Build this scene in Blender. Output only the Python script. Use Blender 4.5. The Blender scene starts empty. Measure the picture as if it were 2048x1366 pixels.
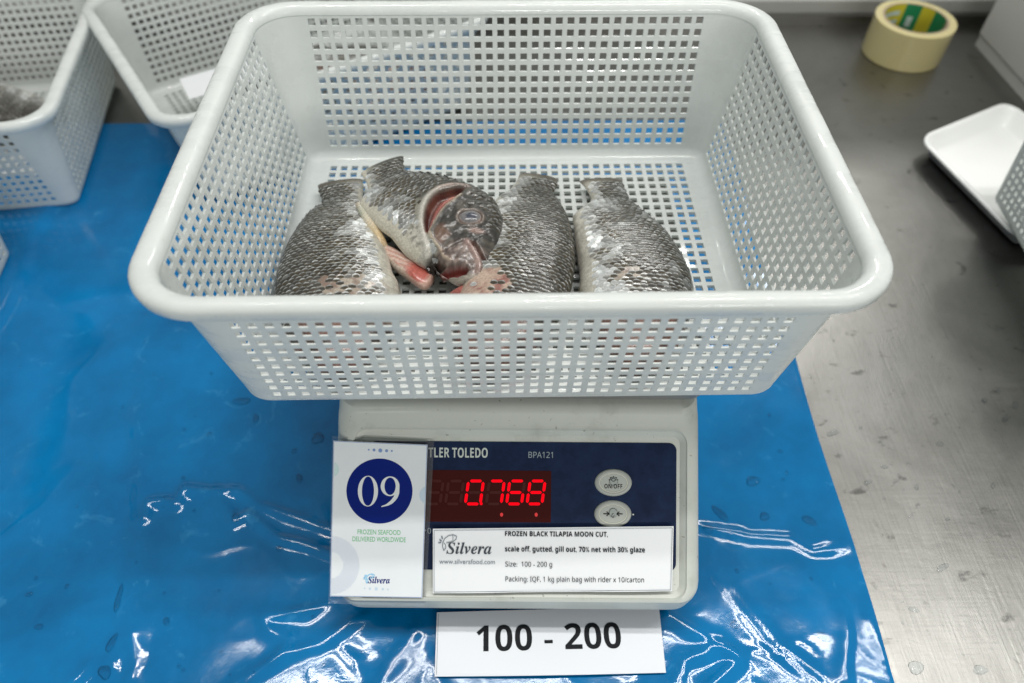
import bpy, bmesh, math, random
import numpy as np
from mathutils import Vector, Matrix
SC = bpy.context.scene
COL = SC.collection
rnd = random.Random(7)
NR = np.random.RandomState(11)
T0 = -143.0          # height of the table top in basket millimetres (basket underside = 0)

# ------------------------------------------------------------------ camera, world, lamps, exposure
cam_d = bpy.data.cameras.new("camera"); cam = bpy.data.objects.new("camera", cam_d); COL.objects.link(cam)
cam_d.sensor_width = 36.0; cam_d.lens = 1440.0 / 2048.0 * 36.0
cam_d.clip_start = 0.02; cam_d.clip_end = 50.0
cam_d.dof.use_dof = True; cam_d.dof.focus_distance = 0.455; cam_d.dof.aperture_fstop = 5.0
pitch, yaw, roll = 0.89436507, 0.02419092, 0.00755086
fwd = Vector((math.sin(yaw) * math.cos(pitch), math.cos(yaw) * math.cos(pitch), -math.sin(pitch)))
r0 = Vector((math.cos(yaw), -math.sin(yaw), 0)); u0 = r0.cross(fwd)
Rt = r0 * math.cos(roll) + u0 * math.sin(roll); Up = u0 * math.cos(roll) - r0 * math.sin(roll)
M = Matrix((( Rt.x, Up.x, -fwd.x), (Rt.y, Up.y, -fwd.y), (Rt.z, Up.z, -fwd.z))).to_4x4()
M.translation = Vector((-0.006503, -0.369871, 0.369223 + 0.143))
cam.matrix_world = M
SC.camera = cam

world = bpy.data.worlds.new("World"); SC.world = world; world.use_nodes = True
bg = world.node_tree.nodes["Background"]
bg.inputs[0].default_value = (0.84, 0.87, 0.82, 1); bg.inputs[1].default_value = 0.30

def tube_lamp(name, loc, power, rotz=0.0, size=(1.25, 0.035), color=(1.0, 0.985, 0.95)):
    l = bpy.data.lights.new(name, 'AREA'); l.shape = 'RECTANGLE'; l.size = size[0]; l.size_y = size[1]
    l.energy = power; l.color = color
    o = bpy.data.objects.new(name, l); COL.objects.link(o)
    o.location = loc; o.rotation_euler = (0, 0, rotz)
    return o
tube_lamp("ceiling_lamp", (0.34, 0.00, 1.72), 11.5, 0, (2.2, .045))
tube_lamp("ceiling_lamp", (0.34, 0.15, 1.72), 11.5, 0, (2.2, .045))
tube_lamp("ceiling_lamp", (0.75, 1.60, 1.75), 15.0, 0, (1.25, .22))
front = tube_lamp("front_fill", (0.80, -2.3, 0.95), 24.0, 0, (2.0, .25))  # unseen fill light added behind the camera to brighten the basket's front wall
front.rotation_euler = (math.radians(72), 0, 0)
SC.view_settings.view_transform = 'Standard'; SC.view_settings.look = 'None'
SC.view_settings.exposure = 0.25; SC.view_settings.gamma = 1.0
try:
    SC.cycles.max_bounces = 10; SC.cycles.transparent_max_bounces = 12
    SC.cycles.caustics_reflective = False; SC.cycles.caustics_refractive = False
    SC.cycles.sample_clamp_indirect = 6.0
    SC.cycles.use_denoising = True
except Exception:
    pass

# ------------------------------------------------------------------ helpers
def W(p):
    return (p[0] * .001, p[1] * .001, (p[2] - T0) * .001)
def mesh_from(name, V, F, smooth=False, mats=(), fm=None, col=None):
    me = bpy.data.meshes.new(name)
    me.from_pydata([(float(a) * .001, float(b) * .001, float(c) * .001) for a, b, c in V], [], [tuple(int(i) for i in f) for f in F])
    for m in mats: me.materials.append(m)
    if fm is not None: me.polygons.foreach_set("material_index", list(fm))
    me.polygons.foreach_set("use_smooth", [bool(smooth)] * len(me.polygons))
    if col is not None:
        a = me.color_attributes.new("tint", 'FLOAT_COLOR', 'POINT')
        c = np.ones((len(V), 4), np.float32); c[:, :3] = np.asarray(col, np.float32)
        a.data.foreach_set("color", c.ravel())
    me.update()
    return me
def link(name, me, parent=None):
    o = bpy.data.objects.new(name, me); COL.objects.link(o)
    if parent is not None: o.parent = parent
    return o
def obj(name, V, F, mat, parent=None, smooth=False, col=None):
    return link(name, mesh_from(name, V, F, smooth, [mat], None, col), parent)
def thing(name, label, cat, loc, rotz=0.0, group=None):
    o = bpy.data.objects.new(name, None); COL.objects.link(o)
    o.empty_display_size = .02
    o.location = W(loc); o.rotation_euler = (0, 0, rotz)
    o['label'] = label; o['category'] = cat
    if group: o['group'] = group
    return o
def tag(o, label, cat, group=None):
    o['label'] = label; o['category'] = cat
    if group: o['group'] = group
    return o
def copy_tree(o, parent=None):
    c = o.copy(); COL.objects.link(c)
    if parent is not None: c.parent = parent
    for ch in list(o.children): copy_tree(ch, c)
    return c
def smooth_by_angle(me, deg=35):
    bm = bmesh.new(); bm.from_mesh(me)
    for f in bm.faces: f.smooth = True
    for e in bm.edges:
        if len(e.link_faces) == 2 and e.calc_face_angle(0) > math.radians(deg): e.smooth = False
    bm.to_mesh(me); bm.free()
def grid_faces(nu, nv, off=0, closev=False):
    F = []
    for i in range(nu - 1):
        for j in range(nv if closev else nv - 1):
            a = off + i * nv + j; b = off + i * nv + (j + 1) % nv
            F.append((a, b, b + nv, a + nv))
    return F

# ------------------------------------------------------------------ materials
def mat(name, base=(.8, .8, .8), rough=.5, metal=0.0, spec=.5, **kw):
    m = bpy.data.materials.new(name); m.use_nodes = True
    b = m.node_tree.nodes['Principled BSDF']
    b.inputs['Base Color'].default_value = (*base, 1); b.inputs['Roughness'].default_value = rough
    b.inputs['Metallic'].default_value = metal; b.inputs['Specular IOR Level'].default_value = spec
    for k, v in kw.items():
        b.inputs[k.replace('_', ' ')].default_value = v
    return m
def N(m, t, **kw):
    n = m.node_tree.nodes.new(t)
    for k, v in kw.items(): setattr(n, k, v)
    return n
def L(m, a, b): m.node_tree.links.new(a, b)
def noise(m, scale, detail=4, rough=.55, coord='Object', dist=0.0, vscale=None):
    tc = N(m, 'ShaderNodeTexCoord'); n = N(m, 'ShaderNodeTexNoise')
    n.inputs['Scale'].default_value = scale; n.inputs['Detail'].default_value = detail
    n.inputs['Roughness'].default_value = rough; n.inputs['Distortion'].default_value = dist
    src = tc.outputs[coord]
    if vscale:
        mp = N(m, 'ShaderNodeMapping'); mp.inputs['Scale'].default_value = vscale
        if len(vscale) > 3: pass
        L(m, src, mp.inputs['Vector']); src = mp.outputs['Vector']
    L(m, src, n.inputs['Vector'])
    return n.outputs['Fac']
def ramp(m, fac, stops):
    r = N(m, 'ShaderNodeValToRGB')
    while len(r.color_ramp.elements) < len(stops): r.color_ramp.elements.new(.5)
    for e, (p, c) in zip(r.color_ramp.elements, stops):
        e.position = p; e.color = (*c, 1) if len(c) == 3 else c
    L(m, fac, r.inputs['Fac'])
    return r.outputs['Color']
def g(v): return (v, v, v)
def bump(m, fac, strength=.2, dist=.001, chain=None):
    b = N(m, 'ShaderNodeBump'); b.inputs['Strength'].default_value = strength; b.inputs['Distance'].default_value = dist
    L(m, fac, b.inputs['Height'])
    if chain is not None: L(m, chain, b.inputs['Normal'])
    return b.outputs['Normal']
def BS(m): return m.node_tree.nodes['Principled BSDF']

def basket_material():
    m = mat("white_plastic", (.74, .77, .755), .34, spec=.45)
    b = BS(m)
    dirt = ramp(m, noise(m, 55, 6, .7), [(.22, (.66, .68, .655)), (.36, (.765, .79, .775)), (.75, (.785, .81, .80))])
    scr = ramp(m, noise(m, 240, 5, .75, vscale=(1, .25, 1)), [(.25, (.35, .34, .31)), (.285, (1, 1, 1))])
    mx = N(m, 'ShaderNodeMix', data_type='RGBA', blend_type='MULTIPLY'); mx.inputs['Factor'].default_value = .45
    L(m, dirt, mx.inputs['A']); L(m, scr, mx.inputs['B']); L(m, mx.outputs['Result'], b.inputs['Base Color'])
    L(m, ramp(m, noise(m, 30, 5, .65), [(.38, g(.08)), (.50, g(.42))]), b.inputs['Roughness'])
    L(m, bump(m, noise(m, 160, 3), .10, .0006), b.inputs['Normal'])
    b.inputs['Coat Roughness'].default_value = .03
    L(m, ramp(m, noise(m, 26, 5, .7, vscale=(1, 2.4, 2.4)), [(.50, g(0)), (.56, g(.9))]), b.inputs['Coat Weight'])
    tr = N(m, 'ShaderNodeBsdfTranslucent'); tr.inputs['Color'].default_value = (.72, .77, .74, 1)
    ms = N(m, 'ShaderNodeMixShader'); ms.inputs[0].default_value = .30
    out = m.node_tree.nodes['Material Output']
    L(m, b.outputs[0], ms.inputs[1]); L(m, tr.outputs[0], ms.inputs[2]); L(m, ms.outputs[0], out.inputs[0])
    return m
M_BASKET = basket_material()

def steel_material():
    m = mat("brushed_steel", (.5, .5, .49), .35, metal=1.0)
    b = BS(m)
    big = noise(m, 5, 6, .62, dist=.6)
    col = ramp(m, big, [(.25, (.20, .197, .185)), (.50, (.26, .257, .243)), (.78, (.335, .332, .32))])
    spots = ramp(m, noise(m, 34, 5, .6, dist=.4, vscale=(1, 1.5, 1)), [(.30, (.38, .38, .38)), (.37, (1, 1, 1))])
    fine = ramp(m, noise(m, 130, 4, .6), [(.28, (.60, .6, .6)), (.36, (1, 1, 1))])
    mx = N(m, 'ShaderNodeMix', data_type='RGBA', blend_type='MULTIPLY'); mx.inputs['Factor'].default_value = .8
    L(m, col, mx.inputs['A']); L(m, spots, mx.inputs['B'])
    mx2 = N(m, 'ShaderNodeMix', data_type='RGBA', blend_type='MULTIPLY'); mx2.inputs['Factor'].default_value = .6
    L(m, mx.outputs['Result'], mx2.inputs['A']); L(m, fine, mx2.inputs['B'])
    L(m, mx2.outputs['Result'], b.inputs['Base Color'])
    L(m, ramp(m, noise(m, 9, 6, .65, dist=.5), [(.3, g(.28)), (.7, g(.42))]), b.inputs['Roughness'])
    n1 = bump(m, noise(m, 60, 5, .6, dist=.5), .15, .001)
    n2 = bump(m, noise(m, 420, 3, .6, vscale=(1, .04, 1)), .22, .0005, n1)
    n3 = bump(m, noise(m, 500, 2, .5, vscale=(.05, 1, 1)), .08, .0004, n2)
    L(m, n3, b.inputs['Normal'])
    return m
M_STEEL = steel_material()

def film_material():
    m = mat("blue_film", (.0, .13, .42), .12, spec=.50, IOR=1.5)
    b = BS(m)
    c = ramp(m, noise(m, 9, 5, .6), [(.3, (.0, .105, .275)), (.7, (.0, .190, .47))])
    sm = ramp(m, noise(m, 45, 5, .7, dist=.8), [(.60, (0, 0, 0)), (.74, (.02, .06, .08))])
    mx = N(m, 'ShaderNodeMix', data_type='RGBA', blend_type='ADD'); mx.inputs['Factor'].default_value = 1
    L(m, c, mx.inputs['A']); L(m, sm, mx.inputs['B']); L(m, mx.outputs['Result'], b.inputs['Base Color'])
    L(m, ramp(m, noise(m, 14, 5, .6), [(.35, g(.05)), (.65, g(.14))]), b.inputs['Roughness'])
    L(m, bump(m, noise(m, 70, 4, .6, dist=.4), .10, .001), b.inputs['Normal'])
    return m
M_FILM = film_material()

def water_material(name="water", tc=(.92, .94, .95), ior=1.20):
    m = mat(name, (1, 1, 1), .03)
    nt = m.node_tree; out = nt.nodes['Material Output']; nt.nodes.remove(BS(m))
    tr = N(m, 'ShaderNodeBsdfTransparent'); tr.inputs[0].default_value = (*tc, 1)
    gl = N(m, 'ShaderNodeBsdfGlossy'); gl.inputs['Roughness'].default_value = .03
    fr = N(m, 'ShaderNodeFresnel'); fr.inputs['IOR'].default_value = ior
    ms = N(m, 'ShaderNodeMixShader'); L(m, fr.outputs[0], ms.inputs[0]); L(m, tr.outputs[0], ms.inputs[1]); L(m, gl.outputs[0], ms.inputs[2])
    L(m, ms.outputs[0], out.inputs[0])
    return m
M_WATER = water_material(); M_WETRIM = water_material("rim_water", (1, 1, 1), 1.5)

def housing_material():
    m = mat("grey_housing", (.52, .545, .50), .42)
    b = BS(m)
    c = ramp(m, noise(m, 25, 6, .65), [(.28, (.42, .44, .395)), (.45, (.535, .56, .515)), (.8, (.56, .585, .545))])
    sp = ramp(m, noise(m, 260, 3, .6), [(.27, (.35, .34, .3)), (.32, (1, 1, 1))])
    mx = N(m, 'ShaderNodeMix', data_type='RGBA', blend_type='MULTIPLY'); mx.inputs['Factor'].default_value = .7
    L(m, c, mx.inputs['A']); L(m, sp, mx.inputs['B']); L(m, mx.outputs['Result'], b.inputs['Base Color'])
    L(m, bump(m, noise(m, 900, 2), .05, .0003), b.inputs['Normal'])
    return m
M_HOUSE = housing_material()
def paper_material():
    m = mat("laminated_paper", (.76, .80, .83), .28, spec=.4)
    c = ramp(m, noise(m, 30, 4), [(.3, (.73, .77, .80)), (.7, (.78, .815, .84))])
    L(m, c, BS(m).inputs['Base Color'])
    L(m, bump(m, noise(m, 22, 3), .10, .002), BS(m).inputs['Normal'])
    return m
M_PAPER = paper_material()
M_PAPER2 = mat("white_sheet", (.78, .80, .82), .5)
M_LAM = mat("clear_lamination", (.95, .97, 1), .12, Transmission_Weight=.9, IOR=1.15, Alpha=.35)
M_NAVY = mat("navy_foil", (.010, .022, .062), .22, spec=.16)
L(M_NAVY, ramp(M_NAVY, noise(M_NAVY, 60, 5, .7), [(.3, (.006, .013, .04)), (.7, (.013, .027, .075))]), BS(M_NAVY).inputs['Base Color'])
M_WIN = mat("red_window", (.050, .006, .005), .15, spec=.16)
M_LED = mat("led_lit", (.02, .0, .0), .6, spec=.05, Emission_Color=(1, .0, .008, 1), Emission_Strength=1.0)
M_LED2 = mat("led_soft", (.3, .01, .01), .4, Emission_Color=(1, .01, .015, 1), Emission_Strength=.35)
M_LEDOFF = mat("led_unlit", (.062, .008, .006), .4, spec=.16)
M_BTN = mat("button_grey", (.36, .38, .35), .4)
M_BTN2 = mat("button_centre", (.42, .445, .41), .35)
M_BTNL = mat("button_line", (.62, .63, .52), .4)
M_INKW = mat("light_ink", (.55, .60, .56), .4)
M_INKG = mat("grey_ink", (.30, .36, .39), .4)
M_INK = mat("black_ink", (.010, .012, .015), .6, spec=.12)
M_INK2 = mat("soft_black_ink", (.06, .07, .085), .6, spec=.12)
M_INK3 = mat("pale_ink", (.20, .23, .26), .6, spec=.12)
M_BLUE = mat("print_blue", (.001, .013, .17), .3, spec=.15)
M_BLUE2 = mat("print_mid_blue", (.20, .30, .55), .4)
M_BLUE3 = mat("print_pale_blue", (.55, .66, .76), .4)
M_SKY = mat("print_sky_blue", (.30, .58, .80), .4)
M_TEAL = mat("print_pale_teal", (.60, .76, .74), .4)
M_GREEN = mat("print_green", (.12, .48, .20), .4)
M_WHITE = mat("print_white", (.72, .75, .76), .4)
M_DOT = mat("print_halftone", (.52, .58, .72), .4)

def attr_material(name, rough=.3, spec=.5, coat=0.0, bumpy=.15, bscale=500, sss=0.0):
    m = mat(name, (.3, .3, .3), rough, spec=spec)
    b = BS(m)
    a = N(m, 'ShaderNodeVertexColor'); a.layer_name = "tint"
    v = ramp(m, noise(m, 700, 3, .7), [(.3, g(.72)), (.7, g(1.25))])
    mx = N(m, 'ShaderNodeMix', data_type='RGBA', blend_type='MULTIPLY'); mx.inputs['Factor'].default_value = 1
    L(m, a.outputs['Color'], mx.inputs['A']); L(m, v, mx.inputs['B']); L(m, mx.outputs['Result'], b.inputs['Base Color'])
    b.inputs['Coat Weight'].default_value = coat; b.inputs['Coat Roughness'].default_value = .12
    if sss:
        b.inputs['Subsurface Weight'].default_value = sss; b.inputs['Subsurface Radius'].default_value = (.004, .002, .001)
    if bumpy: L(m, bump(m, noise(m, bscale, 4, .6), bumpy, .0008), b.inputs['Normal'])
    return m
M_SKIN = attr_material("fish_skin", .34, .5, .35, .35, 420)
M_SCALE = attr_material("fish_scales", .28, .5, .55, .10, 900)
M_FLESH = attr_material("fish_flesh", .30, .5, .3, .25, 300, .15)

# ------------------------------------------------------------------ setting: table, wall
def box_vf(x0, x1, y0, y1, z0, z1):
    V = [(x, y, z) for z in (z0, z1) for x, y in ((x0, y0), (x1, y0), (x1, y1), (x0, y1))]
    F = [(3, 2, 1, 0), (4, 5, 6, 7), (0, 1, 5, 4), (1, 2, 6, 5), (2, 3, 7, 6), (3, 0, 4, 7)]
    return V, F
def join_vf(parts):
    V, F = [], []
    for v, f in parts:
        o = len(V); V += list(v); F += [tuple(i + o for i in q) for q in f]
    return V, F
t = thing("steel_table", "scuffed stainless steel worktable with water spots under everything", "table", (0, 0, T0))
V, F = box_vf(-1300, 1300, -620, 617, -35, 0); obj("table_top", V, F, M_STEEL, t)
V, F = box_vf(-1300, 1300, 606, 617, 0.2, 14); obj("upstand", V, F, M_STEEL, t)
M_WALL = mat("wall_panel", (.62, .63, .615), .55)
L(M_WALL, ramp(M_WALL, noise(M_WALL, 6, 4), [(.3, (.58, .59, .57)), (.7, (.65, .66, .65))]), BS(M_WALL).inputs['Base Color'])
V, F = box_vf(-1600, 1600, 620, 660, T0 - 300 - T0, 420)
w = obj("wall", V, F, M_WALL); w.location = W((0, 0, T0)); w['kind'] = 'structure'
V, F = box_vf(-1600, 1600, 617, 619.5, 14, 30); trim = obj("wall_trim", V, F, mat("trim_grey", (.33, .33, .31), .4), w)

# ------------------------------------------------------------------ blue film (height field with creases)
def seg_dist(X, Y, P):
    P = np.asarray(P, float); D = np.full(X.shape, 1e9); TT = np.zeros(X.shape); Ltot = 0; S = np.zeros(X.shape)
    for a, b in zip(P[:-1], P[1:]):
        ab = b - a; l = np.hypot(*ab) + 1e-9
        tt = np.clip(((X - a[0]) * ab[0] + (Y - a[1]) * ab[1]) / l ** 2, 0, 1)
        dx = X - a[0] - tt * ab[0]; dy = Y - a[1] - tt * ab[1]; d = np.hypot(dx, dy)
        m = d < D
        D = np.where(m, d, D); TT = np.where(m, Ltot + tt * l, TT)
        S = np.where(m, np.sign(ab[0] * dy - ab[1] * dx), S); Ltot += l
    return D, TT / Ltot, S
def value_noise(X, Y, scale, seed):
    r = np.random.RandomState(seed); G = r.rand(64, 64)
    x = X / scale + 1000; y = Y / scale + 1000
    xi = np.floor(x).astype(int); yi = np.floor(y).astype(int); fx = x - xi; fy = y - yi
    fx = fx * fx * (3 - 2 * fx); fy = fy * fy * (3 - 2 * fy)
    q = lambda i, j: G[(xi + i) % 64, (yi + j) % 64]
    return (q(0, 0) * (1 - fx) + q(1, 0) * fx) * (1 - fy) + (q(0, 1) * (1 - fx) + q(1, 1) * fx) * fy - .5
CREASES = [
 ([(-294, -94), (-281, -126), (-277, -128), (-278, -116), (-267, -114), (-257, -117), (-254, -104), (-230, -108), (-219, -121), (-210, -132), (-200, -126), (-173, -146), (-157, -150), (-130, -159), (-60, -180)], 2.3, 3.8),
 ([(-253, -106), (-227, -106), (-211, -107), (-193, -119), (-161, -130), (-137, -139), (-90, -152)], 1.8, 3.4),
 ([(-125, -192), (-139, -198), (-173, -204), (-168, -211), (-155, -218), (-157, -231), (-175, -245), (-190, -262)], 1.6, 4.0),
 ([(-95, -202), (-113, -209), (-132, -222), (-158, -229), (-184, -245), (-205, -262)], 1.3, 3.4),
 ([(-320, 10), (-308, -43), (-288, -95), (-271, -171), (-252, -244), (-245, -270)], 1.5, 7.0),
 ([(-330, -60), (-318, -110), (-306, -150)], .8, 6.0),
 ([(130, -140), (160, -146), (178, -150), (208, -152), (222, -162), (252, -157)], 1.5, 3.8),
 ([(95, -200), (112, -209), (152, -236), (129, -252), (118, -268)], 1.5, 4.2),
 ([(150, -176), (182, -227), (209, -252)], .8, 2.6), ([(142, -172), (172, -226), (196, -252)], .7, 2.4),
 ([(232, -195), (229, -220), (221, -241), (215, -260)], 1.5, 4.0),
 ([(246, -205), (248, -218), (250, -244)], 1.2, 3.2),
 ([(-310, -262), (-291, -243), (-281, -230), (-268, -232), (-262, -245)], 1.6, 5.0),
 ([(104, -262), (108, -250), (115, -236), (140, -228), (158, -238)], 1.6, 4.2),
 ([(-100, -262), (-75, -225), (-62, -205)], 1.2, 5.0), ([(-420, -180), (-360, -120), (-330, -70)], .9, 9),
 ([(-240, 40), (-255, -20), (-250, -60)], .7, 8), ([(-400, -20), (-340, 60), (-300, 140)], .8, 14), ([(110, -185), (104, -215)], 1.2, 3),
]
def film_height(X, Y):
    H = 1.2 + value_noise(X, Y, 150, 1) * 2.2 + value_noise(X, Y, 62, 2) * .9 + value_noise(X, Y, 27, 3) * .30
    near = np.clip((-Y - 40) / 160, 0, 1)
    H += near * (value_noise(X + .6 * Y, Y, 34, 5) * 1.1)
    rg = (1 - np.abs(2 * value_noise(X * .8 + .7 * Y, Y - .4 * X, 46, 6))) ** 5; H += (.25 + .75 * near) * rg * 1.3 * (.4 + value_noise(X, Y, 70, 7))
    rg = (1 - np.abs(2 * value_noise(X - .5 * Y, Y + .6 * X, 24, 8))) ** 6; H += near * rg * .7 * (.3 + value_noise(X, Y, 50, 10))
    for P, amp, wd in CREASES:
        D, tt, S = seg_dist(X, Y, P)
        wd = wd * (1.15 + .7 * value_noise(X, Y, 13, 12)); amp2 = amp * 1.15 * np.clip(np.sin(np.clip(tt, .02, .98) * math.pi) * 2.2, .12, 1) * (1 + .6 * value_noise(X, Y, 18, 9))
        H += amp2 * np.exp(-(D / wd) ** 2)
    D, tt, S = seg_dist(X, Y, [(-478, 260), (-479, 220), (-480, 182), (-472, 146), (-468, 86), (-470, 40), (-500, -40)])
    sd = D * np.where(S < 0, 1, -1)
    H += 5.0 / (1 + np.exp(np.clip(-sd / 2.2, -30, 30))) * np.clip((Y + 60) / 60, 0, 1) * np.clip((290 - Y) / 40, 0, 1)
    H += 2.2 * np.exp(-((edge_x(Y) - X) / 10.0) ** 2) * (.4 + value_noise(Y, Y * 0, 30, 4))
    return np.maximum(H, .35)
def edge_x(Y): return 256.5 - (Y - 16) * (-.018) + 1.2 * np.sin(Y / 37.0)
ny, nx = 330, 440
ys = np.concatenate([np.linspace(-420, -20, 215), np.linspace(-17, 381, ny - 215)])
ss = np.concatenate([np.linspace(0, .28, 60), np.linspace(.284, 1, nx - 60)])
YY, S_ = np.meshgrid(ys, ss, indexing='ij')
XE = edge_x(YY); XX = -960 + (XE + 960) * S_
YY = YY + np.where(YY > 370, 1, 0) * 2.5 * value_noise(XX, XX * 0, 80, 21)
HH = film_height(XX, YY)
HH = np.where((np.abs(S_ - 1) < 1e-6), np.maximum(HH * .5, .3), HH)
Vf = np.stack([XX, YY, HH], -1).reshape(-1, 3)
sheet = obj("plastic_sheet", Vf, grid_faces(ny, nx), M_FILM, None, True)
sheet.location = W((0, 0, T0)); tag(sheet, "blue plastic film covering the steel table, creased, wet and shiny", "plastic sheet")

# ------------------------------------------------------------------ baskets
PIT = 8.5; HOLE = 4.9; THK = 1.4
ZT, ZB = 107.42, 14.07
A_ = lambda z: 158.8 + .145 * z
B_ = lambda z: 120.15 + .1487 * z
RX = lambda z: 13 + .125 * z
RY = lambda z: 8.6 + .14 * z
def loop(z, off, na=9):
    a, b = A_(z) + off, B_(z) + off; rx = max(RX(z) + off, 2.0); ry = max(RY(z) + off, 2.0)
    P = []
    for sx, sy, a0 in ((1, 1, 0), (-1, 1, 90), (-1, -1, 180), (1, -1, 270)):
        for i in range(na + 1):
            t_ = math.radians(a0 + 90 * i / na)
            P.append((sx * (a - rx) + rx * math.cos(t_), sy * (b - ry) + ry * math.sin(t_), z))
    return P
def perforated(nc, nr, fin, fout):
    """cells with a tapered square hole; fin/fout(h, k) give inner and outer surface points"""
    V, F = [], []
    hw = HOLE / 2 / PIT
    for i in range(nc):
        for k in range(nr):
            c = i - (nc - 1) / 2
            base = len(V)
            for fn, s in ((fin, hw * 1.06), (fout, hw * .97)):
                for d in (.5, s):
                    for sx, sy in ((-1, -1), (1, -1), (1, 1), (-1, 1)):
                        V.append(fn((c + sx * d) * PIT, k + sy * d))
            for q in range(4):
                n_ = (q + 1) % 4
                F.append((base + q, base + n_, base + 4 + n_, base + 4 + q))
                F.append((base + 8 + n_, base + 8 + q, base + 12 + q, base + 12 + n_))
                F.append((base + 4 + q, base + 4 + n_, base + 12 + n_, base + 12 + q))
    return V, F
def basket_meshes():
    out = {}
    zk = lambda k: ZT + (ZB - ZT) * k / 11
    yk = lambda k: B_(zk(k)); xk = lambda k: A_(zk(k))
    zlo, zhi = zk(11.5), zk(-.5)
    hx, hy = 17 * PIT, 13 * PIT
    def corner(sx, sy):
        V, F = [], []
        nz, lev = 7, []
        for off in (0, THK):
            for iz in range(nz):
                z = zhi + (zlo - zhi) * iz / (nz - 1)
                a, b, rx, ry = A_(z) + off, B_(z) + off, RX(z) + off, RY(z) + off
                pts = [(hx, b)] + [(a - rx + rx * math.sin(math.radians(90 * j / 9)), b - ry + ry * math.cos(math.radians(90 * j / 9))) for j in range(10)] + [(a, hy)]
                V += [(sx * x, sy * y, z) for x, y in pts]
        f = grid_faces(nz, 12)
        g2 = grid_faces(nz, 12, nz * 12)
        if sx * sy > 0: F = [tuple(reversed(q)) for q in f] + g2
        else: F = f + [tuple(reversed(q)) for q in g2]
        return V, F
    for sy in (1, -1):
        V, F = perforated(34, 12, lambda h, k: (h, sy * yk(k), zk(k)), lambda h, k: (h, sy * (yk(k) + THK), zk(k)))
        out['long_wall', sy] = join_vf([(V, F), corner(1, sy), corner(-1, sy)])
    for sx in (1, -1):
        V, F = perforated(26, 12, lambda h, k: (sx * xk(k), h, zk(k)), lambda h, k: (sx * (xk(k) + THK), h, zk(k)))
        out['short_wall', sx] = (V, F)
    # bottom: perforated floor + fillet ring
    V, F = perforated(34, 26, lambda h, k: (h, (k - 12.5) * PIT, 1.5), lambda h, k: (h, (k - 12.5) * PIT, -.9))
    parts = [(V, F)]
    for off0, R, zf in ((0, zlo - 1.5, 1.5), (THK, zlo + .9, -.9)):
        Vr = []
        for i in range(9):
            ph = math.radians(90 * i / 8)
            z = zlo - R * math.sin(ph)
            Vr += [(x, y, z) for x, y, _ in loop(zlo, off0 - R * (1 - math.cos(ph)))]
        n = len(loop(zlo, 0))
        Vr += [(max(-hx, min(hx, x)), max(-hy, min(hy, y)), zf) for x, y, _ in Vr[-n:]]
        parts.append((Vr, grid_faces(10, n, 0, True)))
    out['bottom_panel', 0] = join_vf(parts)
    prof = [(0, zhi + .4), (.05, 113.8), (.5, 115.6), (1.5, 117.2), (3.0, 118.2), (4.8, 118.6), (6.6, 118.5), (8.4, 118.0), (10.0, 116.8), (11.0, 115.2), (11.5, 113.2), (11.5, 109.6), (11.2, 109.0), (10.2, 108.8), (10.1, 107.4), (9.6, 107.0), (8.9, 107.2), (8.7, 109), (8.6, 113), (7.5, 115), (4, 115.6), (THK + .2, 113.6), (THK, zhi - 1)]
    Vr = []; n = len(loop(100, 0, 14))
    for off, z in prof:
        a = A_(114) - A_(z) if False else 0
        kx = max(0, off - 2.5) * .28
        Vr += [(x + math.copysign(kx, x) * min(1, abs(x) / 150), y, z) for x, y, _ in loop(z, off, 14)]
    out['rim', 0] = (Vr, grid_faces(len(prof), n, 0, True))
    return out
BM = {}
for k_, (V, F) in basket_meshes().items():
    me = mesh_from(k_[0], V, F, False, [M_BASKET]); smooth_by_angle(me, 32); BM[k_] = me
def basket(label, x, y, z, rz):
    t = thing("perforated_basket", label, "basket", (x, y, z), rz, "white perforated baskets")
    for (nm, _), me in BM.items(): link(nm, me, t)
    return t
basket("white perforated basket on the weighing scale, holding four fish", 0, 0, 0.9, 0)
basket("white perforated basket at the back left with a dark fish showing over its near rim", -631, 329.4, T0 + 1, .14764)
basket("white perforated basket turned askew, directly behind the basket on the scale", -241.8, 422.6, T0 + 3.4, .58489)
basket("white perforated basket cut by the frame beside the shallow white tray", 654.0, 74.0, T0 + 15.5, -.064).rotation_euler = (0, .062, -.064)
basket("white perforated basket of which only a corner shows over the film fold", -637.1, 19.3, T0 + 4, .12235)

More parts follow.
